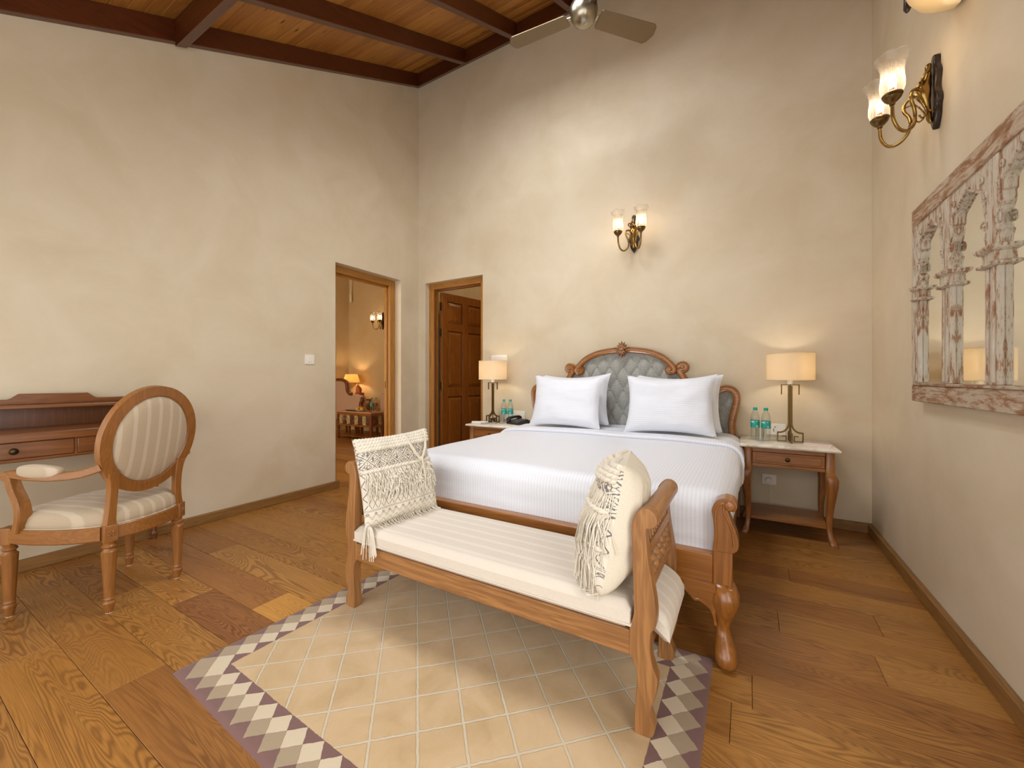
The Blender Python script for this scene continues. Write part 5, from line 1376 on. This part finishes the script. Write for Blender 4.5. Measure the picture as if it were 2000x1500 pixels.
# ------------------------------------------------------------------ wall sconces (local frame: wall at y=0, light towards -y)
def sconce(label, loc, rotz):
    r = thing('wall_sconce', label, 'sconce', loc, rotz, 'brass two-light wall sconces', True)
    half = [(0, .172), (.014, .166), (.020, .150), (.018, .128), (.030, .105), (.040, .080), (.034, .05), (.026, .02), (.034, -.01), (.046, -.03), (.050, -.055), (.038, -.075), (.036, -.10), (.030, -.125), (.018, -.150), (0, -.175)]
    out = smooth(half, 3); poly_ = out + [(-x, z) for x, z in out[::-1]][1:-1]
    obj('back_plate', MB().prism(poly_, 'y', -.024, 0), M_darkplate, r, ang=40, bevel=.006, bseg=3)
    # cast brass figure column
    fig = [(0, -.135, -.030, .010, .006), (0, -.12, -.034, .012, .010), (0, -.09, -.036, .011, .010), (0, -.06, -.040, .013, .012), (0, -.035, -.046, .018, .016), (0, -.012, -.052, .026, .024), (0, .012, -.056, .030, .028), (0, .035, -.052, .026, .026), (0, .058, -.044, .017, .018), (0, .072, -.040, .014, .015), (0, .086, -.040, .019, .013), (0, .096, -.038, .015, .011), (0, .104, -.036, .008, .008), (0, .112, -.038, .010, .011), (0, .124, -.038, .012, .012), (0, .136, -.036, .008, .008), (0, .142, -.034, .002, .002)]
    obj('figure', MB().loft([(x, y, z, a, b) for x, z, y, a, b in fig], 14, 2), M_brass, r, ang=60)
    m = MB().tube(smooth([(-.014, -.042, .094), (-.040, -.052, .088), (-.034, -.066, .062), (-.010, -.062, .066)], 4), .006, 7).tube(smooth([(.014, -.042, .094), (.040, -.052, .088), (.034, -.066, .062), (.010, -.062, .066)], 4), .006, 7)
    obj('figure_arm', m, M_brass, r, ang=60)
    obj('mount_pin', MB().tube([(-.022, -.036, -.088), (.022, -.036, -.088)], .005, 8).tube([(0, -.02, -.088), (0, -.036, -.088)], .006, 8), M_brass, r)
    for s_ in (-1, 1):
        cx, cy, cz = s_ * .100, -.185, -.036
        pth = smooth([(s_ * .018, -.062, .010), (s_ * .034, -.085, .018), (s_ * .050, -.105, .004), (s_ * .050, -.108, -.030), (s_ * .036, -.094, -.070), (s_ * .030, -.090, -.110), (s_ * .040, -.100, -.150), (s_ * .062, -.128, -.176), (s_ * .084, -.160, -.165), (s_ * .097, -.181, -.120), (s_ * .100, -.185, -.070), (cx, cy, cz - .018)], 5)
        a = obj('arm', MB().tube(pth, .0072, 9), M_brass, r, ang=60)
        tw = smooth([(s_ * .050, -.106, -.014), (s_ * .030, -.080, -.020), (s_ * .018, -.060, -.050), (s_ * .012, -.046, -.088), (s_ * .016, -.060, -.112), (s_ * .024, -.075, -.100)], 5)
        tm = MB().tube(tw, .0032, 6)
        for q in tw[::3]: tm.ball(q, .0048, 6)
        obj('twisted_tendril', tm, M_brass, a, ang=60)
        obj('gallery_cup', MB().lathe([(0, -.024), (.010, -.024), (.012, -.014), (.020, -.008), (.031, .004), (.034, .010), (.033, .014), (.038, .018), (.038, .024), (.034, .027), (0, .024)], (cx, cy, cz), 20), M_brassd, r, ang=40)
        # ribbed tulip glass with a scalloped lip
        seg = 64; m = MB(); rr = []
        prf = [(.028, .020), (.038, .033), (.044, .053), (.044, .080), (.041, .108), (.041, .130), (.045, .152), (.053, .172), (.062, .188)]
        for k_, (q, z) in enumerate(prf):
            ring = []
            t = k_ / (len(prf) - 1)
            for i in range(seg):
                th = 2 * PI * i / seg
                rib = 1 + .034 * (1 if i % 2 else -1) * (1 - t)
                lift = .012 * max(0, t - .55) / .45 * abs(math.sin(3 * th)) ** .7 * 1.0
                ring.append((cx + q * rib * math.cos(th), cy + q * rib * math.sin(th), cz + z + lift))
            rr.append(ring)
        m.rings(rr, caps=False)
        g = obj('glass_shade', m, M_tulip, r, ang=60)
        rb = MB()
        for i in range(0, seg, 2): rb.tube([rr[k_][i] for k_ in range(len(rr) - 2)], .0009, 4)
        rb.tube(rr[-1], .0016, 5, closed=True)
        obj('glass_ribbing', rb, M_rib, g)
        obj('candle_socket', MB().lathe([(0, .02), (.011, .02), (.011, .050), (.009, .054), (0, .054)], (cx, cy, cz), 12), M_brassd, r)
        obj('bulb', MB().lathe([(.006, .054), (.013, .066), (.0165, .082), (.0135, .100), (.007, .114), (0, .122)], (cx, cy, cz), 12), M_bulb, r, ang=60)
    return r
sconce('brass two-light wall sconce on the back wall above the bed', (-.895, YB, 2.417), 0)
sconce('brass two-light wall sconce on the right wall above the arched mirror', (XR, 2.58, 2.417), -PI / 2)

# ------------------------------------------------------------------ alabaster bowl light high on the right wall
bl = thing('bowl_wall_light', 'cream glass bowl wall light high on the right wall', 'wall light', (XR, 2.23, 2.70))
M_alab = shade_mat('alabaster_bowl', srgb(246, 234, 204), 0.45)
m = MB(); cy_ = 2.23; DZ_ = -.035; cx_ = XR - .02
rr = []
for q, z in ((.02, 2.645), (.07, 2.652), (.12, 2.672), (.155, 2.70), (.175, 2.735), (.185, 2.77), (.181, 2.77), (.17, 2.735), (.15, 2.703), (.115, 2.677), (.07, 2.657)):
    rr.append([(cx_ - q * math.sin(PI * i / 24), cy_ - q * math.cos(PI * i / 24) * 1.15, z + DZ_) for i in range(25)])
m.rings(rr, caps=False); obj('glass_bowl', m, M_alab, bl, ang=50)
for s_ in (-1, 1):
    xx_, yy_ = XR - .14, cy_ + s_ * .225
    obj('wooden_finial', MB().loft([(xx_, yy_, 2.745, .006, .006), (xx_, yy_, 2.76, .014, .014), (xx_, yy_, 2.82, .012, .012), (xx_, yy_, 2.87, .010, .010)], 10, 2), M_darkplate, bl)
    obj('side_arm', MB().tube([(xx_, yy_, 2.80), (XR - .02, cy_ + s_ * .05, 2.70)], .006, 8), M_brassd, bl)
obj('wall_bracket', MB().box(XR - .03, XR, cy_ - .06, cy_ + .06, 2.64, 2.74), M_brassd, bl, bevel=.004)
obj('bulb', MB().ball((cx_ - .07, cy_, 2.683), .022, 10), M_bulb, bl)

# ------------------------------------------------------------------ ceiling fan
fx, fy, fz = -.985, 2.66, 3.655
fan = thing('ceiling_fan', 'brushed nickel ceiling fan with flat blades above the bed', 'fan', (fx, fy, fz))
obj('motor_housing', MB().lathe([(0, -.100), (.035, -.094), (.068, -.072), (.090, -.035), (.098, .0), (.094, .030), (.075, .058), (.045, .072), (.02, .078), (0, .078)], (fx, fy, fz), 36), M_steel, fan, ang=60)
ztop = ZC(fy) + BD
obj('down_rod', MB().tube([(fx, fy, fz + .07), (fx, fy, ztop)], .012, 12), M_steel, fan)
obj('canopy', MB().lathe([(0, -.08), (.03, -.078), (.055, -.05), (.062, .0), (.062, .03), (0, .03)], (fx, fy, ztop - .03), 24), M_steel, fan)
for a in (184, 48, -60):
    A = Matrix.Translation((fx, fy, fz - .02)) @ Matrix.Rotation(math.radians(a), 4, 'Z')
    B = A @ Matrix.Rotation(math.radians(-11), 4, 'X')
    L0, L1, w0, w1 = .115, .56, .066, .074
    out = [(L0, -w0 + .012), (L0 + .012, -w0), (L1 - .02, -w1), (L1, -w1 + .018), (L1 + .012, 0), (L1 - .012, w1 - .02), (L1 - .035, w1), (L0 + .012, w0), (L0, w0 - .012)]
    m = MB(); m.prism(out, 'z', -.0025, .0025, B)
    bl_ = obj('blade', m, M_blade_shaded, fan, bevel=.001)
    obj('blade_arm', MB().box(.07, .16, -.018, .018, .0025, .008, B), M_steel, bl_, bevel=.001)

# ------------------------------------------------------------------ sitting room seen through the left doorway
s2 = sconce('small lit brass sconce in the sitting room beyond the left doorway', (-6.335, Y2, 2.245), 0)
# coffee table with pierced panels
ct = thing('coffee_table', 'low carved coffee table with inlaid panels in the sitting room', 'table', (-6.12, 5.02, 0))
tx0, tx1, ty0, ty1 = -6.52, -5.60, 4.72, 5.00
obj('table_top', MB().box(tx0 - .01, tx1 + .01, ty0 - .01, ty1 + .01, .478, .500), plain('glossy_table_top', srgb(206, 168, 140), .12, 0, 8, .12, 0), ct, bevel=.004)
fr = MB()
for z0_, z1_ in ((.435, .478), (.235, .262)):
    fr.box(tx0, tx1, ty0, ty0 + .03, z0_, z1_).box(tx0, tx1, ty1 - .03, ty1, z0_, z1_).box(tx0, tx0 + .03, ty0 + .03, ty1 - .03, z0_, z1_).box(tx1 - .03, tx1, ty0 + .03, ty1 - .03, z0_, z1_)
obj('frame', fr, M_dwoodx, ct, bevel=.003)
for x in (tx0 + .02, tx1 - .02):
    for y in (ty0 + .02, ty1 - .02):
        obj('leg', MB().loft([(x, y, .0, .02, .02), (x, y, .03, .024, .024), (x, y, .12, .013, .013), (x, y, .20, .024, .024), (x, y, .262, .024, .024), (x, y, .435, .024, .024)], 12, 4), M_dwood, ct, ang=40)
n_ = 4
for i in range(n_):
    xa = tx0 + .04 + (tx1 - tx0 - .08) * i / n_; wv_ = (tx1 - tx0 - .08) / n_
    obj('inlay_panel', MB().box(xa + .02, xa + .11, ty0 + .008, ty0 + .018, .270, .430), M_inlay, ct, ang=0)
    for q in (.145, .185, .225): obj('baluster', MB().lathe([(.006, .262), (.012, .29), (.007, .345), (.012, .40), (.006, .435)], (xa + q, ty0 + .014, 0), 8), M_dwood, ct)
for i in range(2):
    ya = ty0 + .03 + .5 * i
    if i: break
    obj('inlay_panel', MB().box(tx1 - .018, tx1 - .008, ya + .14, ya + .22, .270, .430), M_inlay, ct, ang=0)
    for q in (.03, .07, .11): obj('baluster', MB().lathe([(.006, .262), (.012, .29), (.007, .345), (.012, .40), (.006, .435)], (tx1 - .014, ya + q, 0), 8), M_dwood, ct)
obj('lower_shelf', MB().box(tx0 + .02, tx1 - .02, ty0 + .02, ty1 - .02, .045, .06), M_dwoodx, ct, ang=0)
bb = copy_tree(b1); bb.location = (-5.83, 4.93, .500); bb['label'] = 'left water bottle on the coffee table, with a teal label'; bb['group'] = 'bottles on the coffee table'
bc = copy_tree(b1); bc.location = (-5.745, 4.955, .500); bc['label'] = 'right water bottle on the coffee table, with a brown label'; bc['group'] = 'bottles on the coffee table'
M_brown = plain('brown_label', srgb(132, 72, 44), .5, 0, 60, .2, 0)
for ch in bc.children:
    if ch.name.startswith('paper_label'):
        ch.data = ch.data.copy(); ch.data.materials[0] = M_brown; ch['label'] = 'brown paper label'
fp = thing('fruit_plate', 'white plate of fruit on the coffee table', 'plate', (-6.02, 4.86, .500))
obj('plate', MB().lathe([(0, 0), (.05, 0), (.105, .018), (.103, .021), (.05, .006), (0, .006)], (-6.02, 4.86, .5), 24), M_plastic, fp)
M_or = plain('orange_peel', srgb(226, 142, 44), .5, 0, 120, .12, .2); M_ye = plain('yellow_fruit_skin', srgb(212, 196, 84), .45, 0, 30, .15, .05)
for nm, lb, mt, p, rr_ in (('orange', 'orange fruit at the back of the plate', M_or, (-6.05, 4.88, .545), .036), ('orange', 'small orange in front on the plate', M_or, (-5.985, 4.89, .541), .032), ('pear', 'yellow fruit at the left of the plate', M_ye, (-6.075, 4.82, .539), .030), ('pear', 'yellow green fruit at the right of the plate', M_ye, (-5.965, 4.83, .539), .030)):
    o = obj(nm, MB().ball(p, rr_, 14), mt, None); tag(o, lb, 'fruit', 'fruit on the coffee table plate')
ty = obj('tray', MB().rings([[(-6.36, 4.80, .5), (-6.14, 4.80, .5), (-6.12, 4.92, .5), (-6.36, 4.92, .5)], [(-6.38, 4.79, .515), (-6.12, 4.79, .515), (-6.10, 4.93, .515), (-6.38, 4.93, .515)]]), M_black, None, ang=0)
tag(ty, 'small black tray lying left of the fruit plate', 'tray')
# settee
st = thing('settee', 'pale upholstered settee with curved dark wood frame in the sitting room', 'settee', (-7.0, 5.2, 0))
sp_ = smooth([(-7.38, 1.06), (-7.1, 1.065), (-6.93, 1.055), (-6.84, 1.01), (-6.815, .93), (-6.80, .85), (-6.74, .79), (-6.66, .785)], 4)
obj('frame_rail', MB().sweep([(x, 5.16, z) for x, z in sp_], rect(.028, .022, .006), up=(0, 1, 0)), M_dwood, st, ang=50)
pl_ = [(x, z) for x, z in sp_] + [(-6.38, .755), (-6.34, .70), (-6.34, .30), (-7.38, .30)]
obj('back_upholstery', MB().prism(pl_, 'y', 5.17, 5.24), M_pink, st, bevel=.01)
obj('seat', MB().box(-7.38, -6.36, 5.03, 5.17, .28, .44), M_pink, st, bevel=.03, bseg=3)
obj('arm_end', MB().sweep(smooth([(-6.33, 5.10, .30), (-6.31, 5.10, .50), (-6.33, 5.10, .60), (-6.285, 5.10, .68), (-6.31, 5.10, .72)], 4), rect(.028, .03, .006), up=(0, 1, 0)), M_dwood, st, ang=50)
for x in (-7.3, -6.42):
    for y in (5.06, 5.2): obj('leg', MB().loft([(x, y, 0, .018, .018), (x, y, .12, .022, .022), (x, y, .28, .03, .03)], 10, 3), M_dwood, st)
# lamp with carved wooden body on a side stand behind the settee
sd = thing('side_stand', 'small dark wooden side stand behind the settee', 'side table', (-6.82, 5.43, 0))
obj('stand_top', MB().box(-7.02, -6.62, 5.27, 5.60, .64, .67), M_dwoodx, sd, bevel=.004)
for x in (-7.0, -6.64):
    for y in (5.29, 5.58): obj('leg', MB().box(x - .015, x + .015, y - .015, y + .015, 0, .64), M_dwood, sd, ang=0)
l2 = thing('carved_table_lamp', 'lit table lamp with amber shade and carved wooden body behind the settee', 'lamp', (-6.80, 5.42, .67))
cb = MB().box(-6.86, -6.71, 5.37, 5.49, .67, .80)
cb.loft([(-6.79, 5.42, .80, .07, .05), (-6.79, 5.42, .83, .055, .045), (-6.79, 5.42, .86, .07, .05), (-6.80, 5.42, .90, .062, .045), (-6.82, 5.42, .94, .03, .03), (-6.84, 5.42, .97, .012, .012)], 14, 2.2)
obj('carved_body', cb, wood('carved_body_wood', srgb(176, 96, 48), srgb(110, 50, 20), 'z', 1, .35, .6, .3), l2, bevel=.006)
obj('bulb', MB().ball((-6.99, 5.40, 1.09), .03, 10), emit('sitting_room_bulb', (1.0, 0.72, 0.40, 1), 150), l2)
m = MB(); seg = 40
m.rings([[( -6.99 + q * math.cos(2 * PI * i / seg), 5.40 + q * math.sin(2 * PI * i / seg), z) for i in range(seg)] for q, z in ((.165, 1.005), (.115, 1.175), (.113, 1.175), (.163, 1.005))], closed=True)
obj('lamp_shade', m, M_shade2, l2, ang=40)
obj('stem', MB().tube([(-6.84, 5.42, .96), (-6.93, 5.41, 1.0), (-6.99, 5.40, 1.03), (-6.99, 5.40, 1.07)], .006, 8), M_brassd, l2)
# second seat at the right of the bottles
as_ = thing('upholstered_chair', 'low rose upholstered chair at the right behind the coffee table', 'chair', (-6.0, 5.50, 0))
obj('back', MB().box(-6.28, -5.65, 5.50, 5.58, .34, .79), M_pink, as_, bevel=.035, bseg=3)
obj('seat', MB().box(-6.28, -5.65, 5.36, 5.50, .30, .44), M_pink, as_, bevel=.03, bseg=3)
for x in (-6.22, -5.71):
    for y in (5.39, 5.55): obj('leg', MB().box(x - .018, x + .018, y - .018, y + .018, 0, .31), M_dwood, as_, ang=0)
tg = thing('hanging_cord', 'white looped pull cord hanging in the far corner of the sitting room', 'cord', (-7.28, 5.60, 2.8))
obj('cord', MB().tube(smooth([(-7.29, 5.60, 3.60), (-7.29, 5.60, 3.1), (-7.27, 5.60, 2.86), (-7.25, 5.60, 3.1), (-7.25, 5.60, 3.60)], 6), .008, 6), M_plastic, tg)
obj('cord_weight', MB().lathe([(.006, 0), (.022, .02), (.024, .16), (.010, .20)], (-7.27, 5.60, 2.70), 10), M_plastic, tg)
# dark carved plate beyond the back door
s3 = sconce('dark-backed brass sconce glimpsed above the open door leaf', (-3.05, Y2, 2.60), 0)
